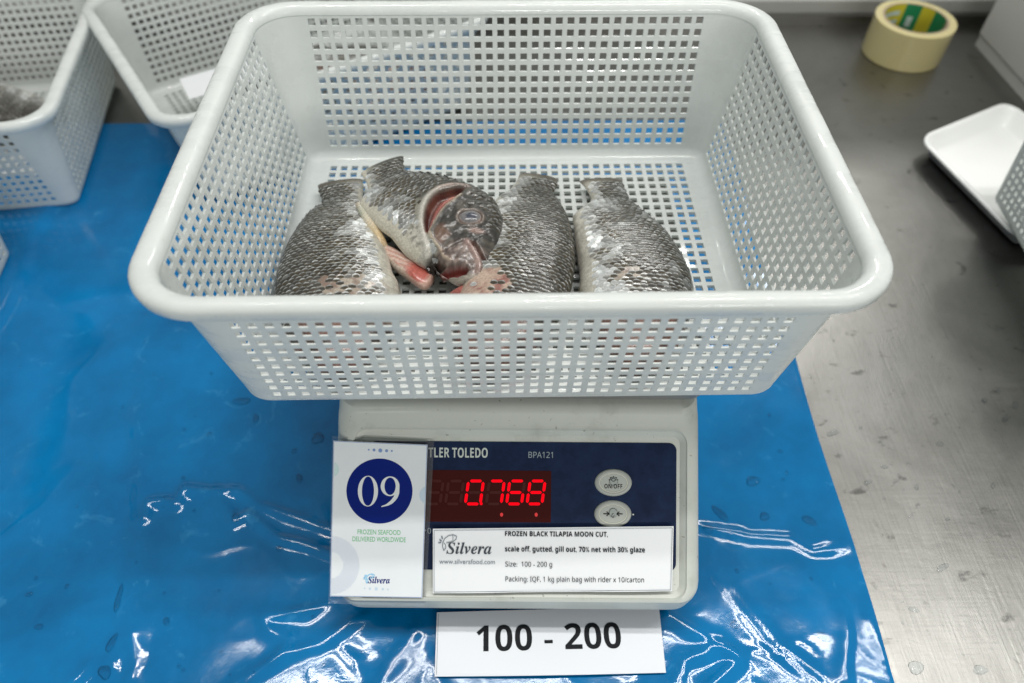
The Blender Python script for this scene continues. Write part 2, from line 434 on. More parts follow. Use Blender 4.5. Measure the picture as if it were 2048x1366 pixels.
# ------------------------------------------------------------------ bench scale
def mathsans(s, bold):
    o = ''
    for ch in s:
        if 'A' <= ch <= 'Z': o += chr((0x1D5D4 if bold else 0x1D5A0) + ord(ch) - 65)
        elif 'a' <= ch <= 'z': o += chr((0x1D5EE if bold else 0x1D5BA) + ord(ch) - 97)
        elif '0' <= ch <= '9': o += chr((0x1D7EC if bold else 0x1D7E2) + ord(ch) - 48)
        else: o += ch
    return o
def bolditalic(s):
    return ''.join(chr(0x1D468 + ord(c) - 65) if 'A' <= c <= 'Z' else chr(0x1D482 + ord(c) - 97) if 'a' <= c <= 'z' else c for c in s)
def text_vf(s, x, y, width, size, offset=0.0, slope=0.0):
    """flat lettering, local mm: left end at x, baseline y, fitted to a width"""
    c = bpy.data.curves.new("t", 'FONT'); c.body = s; c.size = 1.0; c.offset = offset; c.resolution_u = 4
    o = bpy.data.objects.new("t", c); COL.objects.link(o)
    bpy.context.view_layer.update()
    dg = bpy.context.evaluated_depsgraph_get()
    me = bpy.data.meshes.new_from_object(o.evaluated_get(dg))
    V = np.array([v.co[:2] for v in me.vertices]); F = [tuple(p.vertices) for p in me.polygons]
    bpy.data.objects.remove(o); bpy.data.curves.remove(c); bpy.data.meshes.remove(me)
    if not len(V): return [], []
    x0, x1 = V[:, 0].min(), V[:, 0].max()
    X = x + (V[:, 0] - x0) * width / (x1 - x0); Y = y + V[:, 1] * size + slope * (X - x)
    return [(a, b, 0) for a, b in zip(X, Y)], F
def ellipse_vf(cx, cy, rx, ry, n=40):
    return [(cx + rx * math.cos(2 * math.pi * i / n), cy + ry * math.sin(2 * math.pi * i / n), 0) for i in range(n)], [tuple(range(n))]
def ring_vf(cx, cy, rx, ry, rx2, ry2, n=48, cx2=None, cy2=None):
    cx2 = cx if cx2 is None else cx2; cy2 = cy if cy2 is None else cy2
    V = [(cx + rx * math.cos(2 * math.pi * i / n), cy + ry * math.sin(2 * math.pi * i / n), 0) for i in range(n)]
    V += [(cx2 + rx2 * math.cos(2 * math.pi * i / n), cy2 + ry2 * math.sin(2 * math.pi * i / n), 0) for i in range(n)]
    return V, [(i, (i + 1) % n, n + (i + 1) % n, n + i) for i in range(n)]
def rect_vf(x0, y0, x1, y1): return [(x0, y0, 0), (x1, y0, 0), (x1, y1, 0), (x0, y1, 0)], [(0, 1, 2, 3)]
def ribbon_vf(pts, w):
    P = np.asarray(pts, float); d = np.gradient(P, axis=0); l = np.hypot(d[:, 0], d[:, 1])[:, None] + 1e-9
    n = np.stack([-d[:, 1], d[:, 0]], -1) / l; w = np.asarray(w if hasattr(w, '__len__') else [w] * len(P))[:, None] / 2
    V = [(x, y, 0) for x, y in P + n * w] + [(x, y, 0) for x, y in P - n * w]; k = len(P)
    return V, [(k + i, k + i + 1, i + 1, i) for i in range(k - 1)]
def rrect(x0, y0, x1, y1, r, n=7):
    P = []
    for cx, cy, a0 in ((x1 - r, y1 - r, 0), (x0 + r, y1 - r, 90), (x0 + r, y0 + r, 180), (x1 - r, y0 + r, 270)):
        for i in range(n + 1):
            a = math.radians(a0 + 90 * i / n); P.append((cx + r * math.cos(a), cy + r * math.sin(a)))
    return P

SYAW = -1.386 * math.pi / 180
scale = thing("weighing_scale", "light grey electronic bench scale with navy display panel under the basket", "scale", (2.9, -166.2, T0), SYAW)
Z0 = -67.3 - T0      # faceplate centre above table
EY = np.array([0, .787, .6169]); EN = np.array([0, -.6169, .787])
def face(V, n):      # faceplate coordinates (s, t) -> local mm, n = height off the plate
    return [tuple(np.array([x, 0, Z0]) + EY * y + EN * (n + z)) for x, y, z in V]
CR, SR = math.cos(.00755), math.sin(.00755)
def du(px, py):      # drawing units of the faceplate drawing (0.325 mm each) -> mm
    dx, dy = px - 1035, py - 1035
    return .325 * (dx * CR + dy * SR), -.325 * (dy * CR - dx * SR)
def dp(px, py): return (*du(px, py), 0)
def plate(name, vf, n, m, parent, smooth=False):
    V, F = vf
    return obj(name, face(V, n), F, m, parent, smooth)

# housing: stacked rounded-rectangle rings, the front stepping back to make the slope
def ring_xy(hw, yf, yb, r, n=8):
    return rrect(-hw, yf, hw, yb, r, n)
prof = [(-121.5, -36, 112), (-122, -38.6, 114), (-121.2, -40.6, 116.0), (-116, -42.2, 118.3), (-104, -43.2, 119.4), (-100.6, -43.0, 119.6), (-98.4, -41.4, 119.7)]
slope0, slope1 = np.array([-41.2, -98.2]), np.array([41.5, -33.3])
for q in np.linspace(0.03, .97, 12):
    p = slope0 + (slope1 - slope0) * q
    prof.append((p[1], p[0], 119.7 - q * .8))
prof += [(-31.2, 43.6, 118.7), (-29.5, 46.5, 118.4), (-23.8, 51.5, 117.8), (-21.5, 54.5, 116.5), (-20.6, 58.5, 113.0)]
V = []
for z, yf, hw in prof:
    back = 285 - max(0, (z + 40)) * .4
    V += [(x, y, z - T0) for x, y in ring_xy(hw, yf, back, 15 - max(0, z + 24) * .8)]
nr_ = len(ring_xy(1, 0, 30, 5))
F = grid_faces(len(prof), nr_, 0, True)
F.append(tuple(reversed(range(nr_)))); F.append(tuple(range(len(V) - nr_, len(V))))
body_me = mesh_from("housing", V, F, False, [M_HOUSE])
# recess for the display panel, cut with a tapered rounded prism
x0, y1 = du(708, 858); x1, y0 = du(1372, 1198)
cutV = [];
for n_, e in ((9, 4.4), (1.2, .9), (.2, 0), (-.5, -.35), (-2.6, -3.6), (-3.0, -4.0)):
    cutV += face([(x, y, 0) for x, y in rrect(x0 - e, y0 - e, x1 + e, y1 + e, 9 + e)], n_)
nc_ = len(rrect(0, 0, 30, 30, 5))
cutF = [tuple(reversed(q)) for q in grid_faces(6, nc_, 0, True)] + [tuple(range(nc_))] + [tuple(reversed(range(5 * nc_, 6 * nc_)))]
cut_me = mesh_from("cut", cutV, cutF)
for me in (body_me, cut_me):
    bm = bmesh.new(); bm.from_mesh(me); bmesh.ops.recalc_face_normals(bm, faces=bm.faces); bm.to_mesh(me); bm.free()
bo = bpy.data.objects.new("housing", body_me); co = bpy.data.objects.new("cut", cut_me); COL.objects.link(bo); COL.objects.link(co)
md = bo.modifiers.new("b", 'BOOLEAN'); md.object = co; md.operation = 'DIFFERENCE'; md.solver = 'EXACT'
bpy.context.view_layer.update()
me2 = bpy.data.meshes.new_from_object(bo.evaluated_get(bpy.context.evaluated_depsgraph_get()))
bo.modifiers.clear(); bo.data = me2; bpy.data.objects.remove(co)
smooth_by_angle(me2, 28); bo.parent = scale
for sx in (-95, 95):
    for sy in (-20, 250):
        V, F = [], []
        for z, r in ((0.9, 12), (4, 13), (22, 13)): V += [(sx + r * math.cos(a), sy + r * math.sin(a), z) for a in np.linspace(0, 2 * math.pi, 20, endpoint=False)]
        obj("foot", V, grid_faces(3, 20, 0, True), M_INK, scale, True)
# weighing platter under the basket
V = []
for z, e in ((-13.5, -3), (-13.5, 0), (-12, 1.2), (-3.2, 1.2), (-1.6, 0), (-1.3, -3)):
    V += [(x, y, z - T0) for x, y in rrect(-112 - e, 57 - e, 121 + e, 268 + e, 14 + e)]
n_ = len(rrect(0, 0, 30, 30, 5)); F = grid_faces(6, n_, 0, True) + [tuple(range(5 * n_, 6 * n_)), tuple(reversed(range(n_)))]
obj("platter", V, F, mat("platter_steel", (.30, .30, .28), .5, metal=.6), scale, True)
V, F = box_vf(-60, 60, 90, 210, -22 - T0, -12 - T0); obj("platter_post", V, F, M_INK, scale)
# rounded lip of the recess floor + navy foil
q0, q1 = du(737, 883), du(1353, 1182)
def rr_plate(x0, y0, x1, y1, r): 
    P = rrect(x0, y0, x1, y1, r); return [(x, y, 0) for x, y in P], [tuple(range(len(P)))]
plate("display_panel", rr_plate(q0[0], q1[1] + 12, q1[0], q0[1], 5.0), -2.55, M_NAVY, scale)
w0, w1 = du(800, 941), du(1102, 1047)
plate("display_window", rect_vf(w0[0], w1[1], w1[0], w0[1]), -2.35, M_WIN, scale)
def seg_digit(px, segs, w=30, h=46, y0=963.5):
    S = {'a': ((.10, 0), (.90, 0)), 'b': ((1, .04), (1, .47)), 'c': ((1, .53), (1, .96)), 'd': ((.10, 1), (.90, 1)), 'e': ((0, .53), (0, .96)), 'f': ((0, .04), (0, .47)), 'g': ((.10, .5), (.90, .5))}
    parts = []
    for s in segs:
        (ax, ay), (bx, by) = S[s]
        A = np.array(dp(px + ax * w + (1 - ay) * 6.5, y0 + ay * h)[:2]); B = np.array(dp(px + bx * w + (1 - by) * 6.5, y0 + by * h)[:2])
        d = (B - A) / np.hypot(*(B - A)); nn = np.array([-d[1], d[0]]); hw = .92
        P = [A, A + d * hw + nn * hw, B - d * hw + nn * hw, B, B - d * hw - nn * hw, A + d * hw - nn * hw]
        parts.append(([(x, y, 0) for x, y in P], [tuple(reversed(range(6)))]))
    return join_vf(parts)
for i, (px, on) in enumerate(((849, ''), (890, ''), (930, 'abcdef'), (972, 'abc'), (1013, 'acdefg'), (1054, 'abcdefg'))):
    if on: plate("lit_digit", seg_digit(px, on), -2.15, M_LED, scale)
    off = [s for s in 'abcdefg' if s not in on]
    if off: plate("unlit_digit", seg_digit(px, off), -2.2, M_LEDOFF, scale)
plate("decimal_point", ellipse_vf(*du(962, 1009), .95, .95, 12), -2.12, M_LED, scale)
for px in (1003, 1072.5): plate("indicator_light", ellipse_vf(*du(px, 1031), 1.0, 1.3, 14), -2.12, M_LED2, scale)
def letters(s, px, py, px2, cap, m, n, off=0.0, parent=None, slope=0.0):
    x, y = du(px, py); x2, _ = du(px2, py)
    V, F = text_vf(s, x, y, x2 - x, cap * .325 / .714, off, slope)
    return plate("lettering", (V, F), n, m, parent or scale)
letters(mathsans("METTLER TOLEDO"[3:], True), 855.5, 916, 975, 19.5, M_INKW, -2.4)
letters(mathsans("METTLER TOLEDO"[:3], True), 809, 916, 852, 19.5, M_INKW, -2.4)
letters(mathsans("BPA121", False), 1057, 917, 1106, 12, M_INKG, -2.4)
letters(mathsans("0", False), 854, 1069, 861, 11, M_INKG, -2.4)
plate("printed_dash", rect_vf(*du(848, 1064), *du(851, 1061)), -2.4, M_INKG, scale)
for cy, sym in ((967, 'on'), (1029.5, 'zero')):
    c = du(1227.5 - (cy > 1000), cy)
    Vb = []
    for rx, ry, z in ((12.2, 8.9, 0), (12.1, 8.8, .5), (11.4, 8.1, 1.0), (9.2, 6.2, 1.05), (8.8, 5.9, .75), (0.1, .1, .85)):
        Vb += [(c[0] + rx * math.cos(a), c[1] + ry * math.sin(a), z) for a in np.linspace(0, 2 * math.pi, 40, endpoint=False)]
    b_ = plate("button", (Vb, grid_faces(6, 40, 0, True)), -2.5, M_BTN, scale, True)
    plate("button_ring", ring_vf(*c, 9.3, 6.35, 8.8, 5.85), -1.38, M_BTNL, b_)
    plate("button_face", ellipse_vf(*c, 8.7, 5.75), -1.55, M_BTN2, b_)
    if sym == 'on':
        V1, F1 = text_vf(mathsans("ON/OFF", True), c[0] - 5.9, c[1] - 3.6, 11.8, 4.0)
        P = [(V1, F1)] + [ribbon_vf([(c[0] + .9 * math.cos(a) * r_, c[1] + 2.0 + .7 * math.sin(a) * r_) for r_ in (2.1, 3.4)], .5) for a in np.linspace(0, math.pi, 5)] + [ring_vf(c[0], c[1] + 2.0, 1.5, 1.1, 1.0, .7, 20)]
    else:
        P = []
        for s_ in (-1, 1):
            P += [ribbon_vf([(c[0] + s_ * 6.3, c[1] + .2), (c[0] + s_ * 2.6, c[1] + .2)], .75), ribbon_vf([(c[0] + s_ * 4.2, c[1] + 1.6), (c[0] + s_ * 2.5, c[1] + .2), (c[0] + s_ * 4.2, c[1] - 1.2)], .75)]
        P.append(ring_vf(c[0], c[1] - .9, .9, 1.4, .5, 1.0, 16))
    plate("button_symbol", join_vf(P), -1.45, M_INK, b_)
    Vd = []
    for rr, z in ((3.0, 0), (2.8, .8), (2.1, 1.5), (1.1, 1.9), (.05, 2.0)):
        Vd += [(c[0] + .2 + rr * math.cos(a) * .95, c[1] + .9 + rr * math.sin(a), z) for a in np.linspace(0, 2 * math.pi, 20, endpoint=False)]
    d_ = plate("water_droplet", (Vd, grid_faces(5, 20, 0, True)), -1.5, M_WATER, None, True)
    d_.location = scale.location; d_.rotation_euler = scale.rotation_euler
    tag(d_, "water bead on the round ON/OFF button" if sym == 'on' else "water bead on the arrow button below ON/OFF", "droplet", "water beads on the scale buttons")
plate("indicator_dot", ellipse_vf(*du(1267.5, 1031), .55, .55, 12), -2.4, M_INKW, scale)

# ------------------------------------------------------------------ cards
def sheet_grid(c00, c10, c11, c01, n, fn, nu=24, nv=10, thick=.35):
    """bent sheet from four faceplate corners, fn(u, v) extra height"""
    P = [np.array(dp(*c)[:2]) for c in (c00, c10, c11, c01)]
    V = []
    for k in (0, 1):
        for i in range(nu):
            for j in range(nv):
                u, v = i / (nu - 1), j / (nv - 1)
                p = P[0] * (1 - u) * (1 - v) + P[1] * u * (1 - v) + P[2] * u * v + P[3] * (1 - u) * v
                V.append((p[0], p[1], fn(u, v) - k * thick))
    f0 = grid_faces(nu, nv); F = [tuple(reversed(q)) for q in f0] + [tuple(a + nu * nv for a in q) for q in f0]
    b = list(range(0, nv)) + [i * nv + nv - 1 for i in range(1, nu)] + [(nu - 1) * nv + j for j in range(nv - 2, -1, -1)] + [i * nv for i in range(nu - 2, 0, -1)]
    m_ = nu * nv
    for a, c in zip(b, b[1:] + b[:1]): F.append((a, c, c + m_, a + m_))
    return [(x, y, z) for x, y, z in V], F
def card_root(name, label, cat, group=None):
    o = thing(name, label, cat, (2.9, -166.2, T0), SYAW, group)
    return o
# number card in its pouch
card = card_root("number_card", "laminated card with a white 09 in a navy circle, stuck on the scale", "card")
CN = 2.2
plate("pouch", sheet_grid((657, 1206), (851, 1213), (868, 884), (664, 873), CN - .6, lambda u, v: .25 * math.sin(3 * u), 12, 8, .25), 0, M_LAM, card).location = (0, 0, 0)
def on(V, n): return face(V, n)
bx = [(662, 1190), (845.5, 1193), (855.5, 889), (668, 881)]
V, F = sheet_grid(*bx, CN, lambda u, v: 0.0); V = face(V, 0); V = [tuple(np.array(p) + EN * CN) for p in V]
obj("printed_sheet", V, F, M_PAPER, card)
def pr(name, vf, m, lvl=.12): return plate(name, vf, CN + lvl, m, card)
pr("printed_circle", ellipse_vf(*du(760, 981), 21.4, 21.0, 64), M_BLUE)
def zd(x, y): return du(660 + x * .1464, 880 + y * .1464)
c0 = zd(527, 690); k = .1464 * .325
zero = ring_vf(*c0, 137 * k, 208 * k, 82 * k, 199 * k)
cb = zd(828, 624)
bowl = ring_vf(*cb, 128 * k, 134 * k, 76 * k, 118 * k)
outer = [(956, 640), (952, 720), (932, 775), (900, 820), (860, 858), (800, 888), (710, 907)]
inner = [(904, 640), (898, 720), (880, 760), (855, 795), (820, 833), (775, 868), (710, 894)]
tv = [(*zd(*p), 0) for p in outer] + [(*zd(*p), 0) for p in inner]
tail = (tv, [(i, i + 1, 8 + i, 7 + i) for i in range(6)])
pr("printed_numeral", zero, M_WHITE, .24); pr("printed_numeral", join_vf([bowl, (([(x, y, .02) for x, y, _ in tail[0]]), tail[1])]), M_WHITE, .24)
pr("printed_dots", join_vf([ellipse_vf(*du(x, y), r * .325, r * .325, 16) for x, y, r in ((738.5, 899, 1.8), (749, 899.5, 2.9), (761.5, 900.5, 4), (774, 901, 3), (784.5, 901.3, 2))]), M_BLUE2)
pr("printed_dots", join_vf([ellipse_vf(*du(x, y), r * .325, r * .325, 16) for x, y, r in ((731, 1174, 1.6), (741.5, 1174.5, 2.6), (754, 1175, 3.4), (767, 1175.5, 2.7), (777, 1176, 1.8))]), M_BLUE3)
V1, F1 = text_vf("FROZEN SEAFOOD", *du(716.5, 1066.5), 85.5 * .325, 9.5 * .325 / .7, .003, -.012)
V2, F2 = text_vf("DELIVERED WORLDWIDE", *du(706.5, 1080.5), 106 * .325, 9.5 * .325 / .7, .003, -.012)
pr("lettering", (V1, F1), M_GREEN); pr("lettering", (V2, F2), M_GREEN)
V1, F1 = text_vf(bolditalic("Silvera"), *du(737, 1163.5), 44 * .325, 12.5 * .325 / .68, .012, -.012)
pr("lettering", (V1, F1), M_BLUE)
def fish_logo(ox, oy, s, wd):
    c = lambda L_: [du(ox + x * s, oy + y * s) for x, y in L_]
    return join_vf([ribbon_vf(c([(0, 40), (-3, 30), (-2, 20), (3, 11), (11, 5), (21, 3), (30, 6)]), wd), ribbon_vf(c([(30, 6), (29, 13), (23, 18), (14, 20), (6, 22)]), wd),
                    ribbon_vf(c([(20, 4), (22, 9), (21, 16)]), wd * .8), ribbon_vf(c([(-10, 14), (-5, 18)]), wd * 2), ribbon_vf(c([(-5, 6), (-3, 13)]), wd * 2), ribbon_vf(c([(-13, 22), (-6, 21)]), wd * 1.6), ribbon_vf(c([(0, 40), (5, 33), (4, 26), (0, 22)]), wd)])
pr("printed_emblem", fish_logo(735, 1144, .5, .75), M_SKY)
# halftone arc and corner tints
cc = du(662, 1128); P = []
for i in range(-20, 60):
    for j in range(-40, 40):
        x, y = cc[0] + i * .62 + (j % 2) * .31, cc[1] + j * .54
        r_ = math.hypot(x - cc[0], y - cc[1]); sx, sy = du(663.5, 1128)
        if 8.6 < r_ < 19.0 and x > sx and y > du(0, 1188)[1]: P.append(rect_vf(x - .15, y - .15, x + .15, y + .15))
pr("printed_halftone", join_vf(P), M_DOT)
def half_disc(cx, cy, r, x_lim, side):
    V = [(x_lim, cy + math.sqrt(max(r * r - (x_lim - cx) ** 2, 0)), 0)]
    pts = [(cx + r * math.cos(a), cy + r * math.sin(a)) for a in np.linspace(math.pi / 2, -math.pi / 2, 25)]
    if side < 0: pts = [(2 * cx - x, y) for x, y in pts]
    V = [(x, y, 0) for x, y in pts if (x - x_lim) * side > 0]
    return V, [tuple(range(len(V)))]
pr("printed_tint", half_disc(*du(664, 938), 5.0, du(669, 938)[0], 1), M_TEAL)
pr("printed_tint", half_disc(*du(858, 989), 6.0, du(851, 989)[0], -1), M_BLUE3)
def frame_lines(c, inset, w):
    P = [np.array(du(*p)) for p in c]; ctr = sum(P) / 4
    P = [p + (ctr - p) / np.abs(ctr - p) * inset for p in P]
    out = []
    for a, b in zip(P, P[1:] + P[:1]): out.append(ribbon_vf([a, b], w))
    return join_vf(out)
pr("printed_border", frame_lines(bx, .35, .30), M_BLUE2, .1)
# product label
lab = card_root("product_label", "white paper label with four lines of text along the foot of the display", "label")
lx = [(866, 1185), (1343, 1181), (1346.5, 1052), (866, 1057)]
LN = .9
V, F = sheet_grid(*lx, 0, lambda u, v: LN + (1 - v) ** 3 * .5 * math.sin(u * 9.5), 40, 8, .2); obj("printed_sheet", face(V, 0), F, M_PAPER2, lab)
def lp(name, vf, m): return plate(name, vf, LN + .6, m, lab)
def lt(s, px, py, px2, cap, m, off=0.0, raw=False, nm="lettering"):
    x, y = du(px, py); x2, _ = du(px2, py)
    lp(nm, text_vf(s, x, y, x2 - x, cap * .325 / .714, off), m)
lt(mathsans("FROZEN BLACK TILAPIA MOON CUT,", True), 1010, 1071, 1215, 9.6, M_INK)
lt(mathsans("scale off, gutted, gill out, 70% net with 30% glaze", True), 1010, 1101.5, 1289, 10, M_INK)
lt(mathsans("Size:  100 - 200 g", False), 1010.5, 1131.5, 1104, 9.6, M_INK)
lt(mathsans("Packing: IQF, 1 kg plain bag with rider x 10/carton", False), 1011, 1161, 1287, 9.8, M_INK)
lt(bolditalic("Silvera"), 893, 1106, 983, 23, M_INK2)
lt("www.silverafood.com", 879, 1126, 990, 9.5, M_INK3)
lp("printed_emblem", fish_logo(888, 1066, .85, .45), M_INK3)
lp("printed_border", frame_lines(lx, .9, .28), M_INK3)
# range card lying on the film
rc = thing("range_card", "white laminated strip reading 100 - 200 on the blue film before the scale", "card", (24, -223, T0), 0)
cs = [np.array(p) for p in ((-76.8, -21.1), (76.2, -21.3), (77.4, 21.5), (-77.1, 19.9))]
nu, nv = 30, 8
bow = lambda u, v: 3.2 + 1.6 * math.sin(u * math.pi) * (1 - v) + 2.2 * v + 1.2 * (u - .5) ** 2
V = []
for kk in (0, 1):
    for i in range(nu):
        for j in range(nv):
            u, v = i / (nu - 1), j / (nv - 1)
            p = cs[0] * (1 - u) * (1 - v) + cs[1] * u * (1 - v) + cs[2] * u * v + cs[3] * (1 - u) * v
            V.append((p[0], p[1] + .9 * math.sin(u * math.pi) * (v - .8), bow(u, v) - kk * .3))
f0 = grid_faces(nu, nv); F = [tuple(reversed(q)) for q in f0] + [tuple(a + nu * nv for a in q) for q in f0]
b = list(range(0, nv)) + [i * nv + nv - 1 for i in range(1, nu)] + [(nu - 1) * nv + j for j in range(nv - 2, -1, -1)] + [i * nv for i in range(nu - 2, 0, -1)]
for a, c in zip(b, b[1:] + b[:1]): F.append((a, c, c + nu * nv, a + nu * nv))
obj("printed_sheet", V, F, mat("range_card_white", (.62, .65, .70), .3), rc)
def bowz(x, y): return bow((x + 77) / 154, (y + 21) / 42)
V, F = text_vf(mathsans("100 - 200", True), -49.5, -6.2, 98.2, 16.6 / .714, 0, .006)
obj("lettering", [(x, y, bowz(x, y) + .2) for x, y, _ in V], F, M_INK, rc)
V, F = join_vf([ribbon_vf([a * np.array([.985, .95]) for a in (cs[i], cs[(i + 1) % 4])], .3) for i in (3,)])
obj("lamination_edge", [(x, y, bowz(x, y) + .15) for x, y, _ in V], F, M_INK3, rc)

# ------------------------------------------------------------------ fish
def resample(P, n):
    P = np.asarray(P, float); d = np.concatenate([[0], np.cumsum(np.hypot(*np.diff(P, axis=0).T))]); d /= d[-1]
    t_ = np.linspace(0, 1, n)
    return np.stack([np.interp(t_, d, P[:, 0]), np.interp(t_, d, P[:, 1])], -1)
def smooth1(P, k=2):
    for _ in range(k):
        Q = P.copy(); Q[1:-1] = .25 * P[:-2] + .5 * P[1:-1] + .25 * P[2:]; P = Q
    return P
def inpoly(x, y, P):
    r = False; n = len(P); j = n - 1
    for i in range(n):
        if (P[i][1] > y) != (P[j][1] > y) and x < (P[j][0] - P[i][0]) * (y - P[i][1]) / (P[j][1] - P[i][1]) + P[i][0]: r = not r
        j = i
    return r
def inpoly_arr(X, Y, P):
    r = np.zeros(X.shape, bool); n = len(P); j = n - 1
    for i in range(n):
        (xi, yi), (xj, yj) = P[i], P[j]
        c = ((yi > Y) != (yj > Y)) & (X < (xj - xi) * (Y - yi) / (yj - yi + 1e-12) + xi)
        r ^= c; j = i
    return r
def sdpoly(X, Y, P):
    D, _, _ = seg_dist(X, Y, list(P) + [P[0]])
    return np.where(inpoly_arr(X, Y, P), -D, D)
def mixc(a, b, t): return np.asarray(a) * (1 - t[..., None]) + np.asarray(b) * t[..., None]
def sstep(a, b, x): t_ = np.clip((x - a) / (b - a), 0, 1); return t_ * t_ * (3 - 2 * t_)

class Fish:
    def __init__(s, D, Vn, thick, zmid, tilt=0.0, seed=0, nu=90, nv=40, pw=2.4, ex=.55):
        s.D = smooth1(resample(D, nu), 1); s.V = smooth1(resample(Vn, nu), 1); s.nu, s.nv = nu, nv
        s.u = np.linspace(0, 1, nu); s.s = (1 - np.cos(np.linspace(0, math.pi, nv))) / 2
        s.T = np.interp(s.u, thick[0], thick[1]); s.Z = np.interp(s.u, zmid[0], zmid[1]); s.tilt = tilt; s.pw, s.ex = pw, ex
        s.seed = seed; s.disp = None
    def pt(s, u, t_, side=1, extra=0):
        D = np.stack([np.interp(u, s.u, s.D[:, 0]), np.interp(u, s.u, s.D[:, 1])], -1)
        Vn = np.stack([np.interp(u, s.u, s.V[:, 0]), np.interp(u, s.u, s.V[:, 1])], -1)
        P = Vn * (1 - t_)[..., None] + D * t_[..., None]
        T = np.interp(u, s.u, s.T); Z = np.interp(u, s.u, s.Z)
        prof = (1 - np.abs(2 * t_ - 1) ** s.pw) ** s.ex
        z = Z + s.tilt * (t_ - .5) + side * T * prof
        P3 = np.concatenate([P, z[..., None]], -1)
        if s.disp is not None and side > 0: P3[..., 2] += s.disp(P3[..., 0], P3[..., 1])
        return P3
def base_tint(u, t_, X, Y, f, dark=1.0):
    pale = np.array([.40, .385, .33]); mid = np.array([.20, .195, .155]); dk = np.array([.062, .060, .047]) * dark
    q = t_ + .10 * value_noise(X, Y, 9, f.seed + 3) * 2 + .04
    c = mixc(pale, mid, sstep(.12, .42, q)); c = mixc(c, dk, sstep(.40, .82, q))
    n_ = value_noise(X, Y, 2.2, f.seed + 5)
    return np.clip(c * (1 + .5 * n_)[..., None], .01, 1)
def fish_body(f, parent, tint):
    nu, nv = f.nu, f.nv
    U, S = np.meshgrid(f.u, f.s, indexing='ij')
    top = f.pt(U, S, 1); bot = f.pt(U, S, -1)
    V = np.concatenate([top.reshape(-1, 3), bot.reshape(-1, 3)])
    f0 = grid_faces(nu, nv); F = [tuple(reversed(q)) for q in f0] + [tuple(a + nu * nv for a in q) for q in f0]
    for i0 in (0, (nu - 1) * nv):
        for j in range(nv - 1):
            a, b, c, d = i0 + j, i0 + j + 1, i0 + j + 1 + nu * nv, i0 + j + nu * nv
            F.append((a, b, c, d) if i0 == 0 else (d, c, b, a))
    for j0 in (0, nv - 1):
        for i in range(nu - 1):
            a, b = i * nv + j0, (i + 1) * nv + j0
            F.append((a, b, b + nu * nv, a + nu * nv) if j0 else (b, a, a + nu * nv, b + nu * nv))
    ct = tint(U, S, top[..., 0], top[..., 1]); cb = tint(U, S, bot[..., 0], bot[..., 1])
    col = np.concatenate([ct.reshape(-1, 3), cb.reshape(-1, 3)])
    return obj("body", V, F, M_SKIN, parent, True, col)
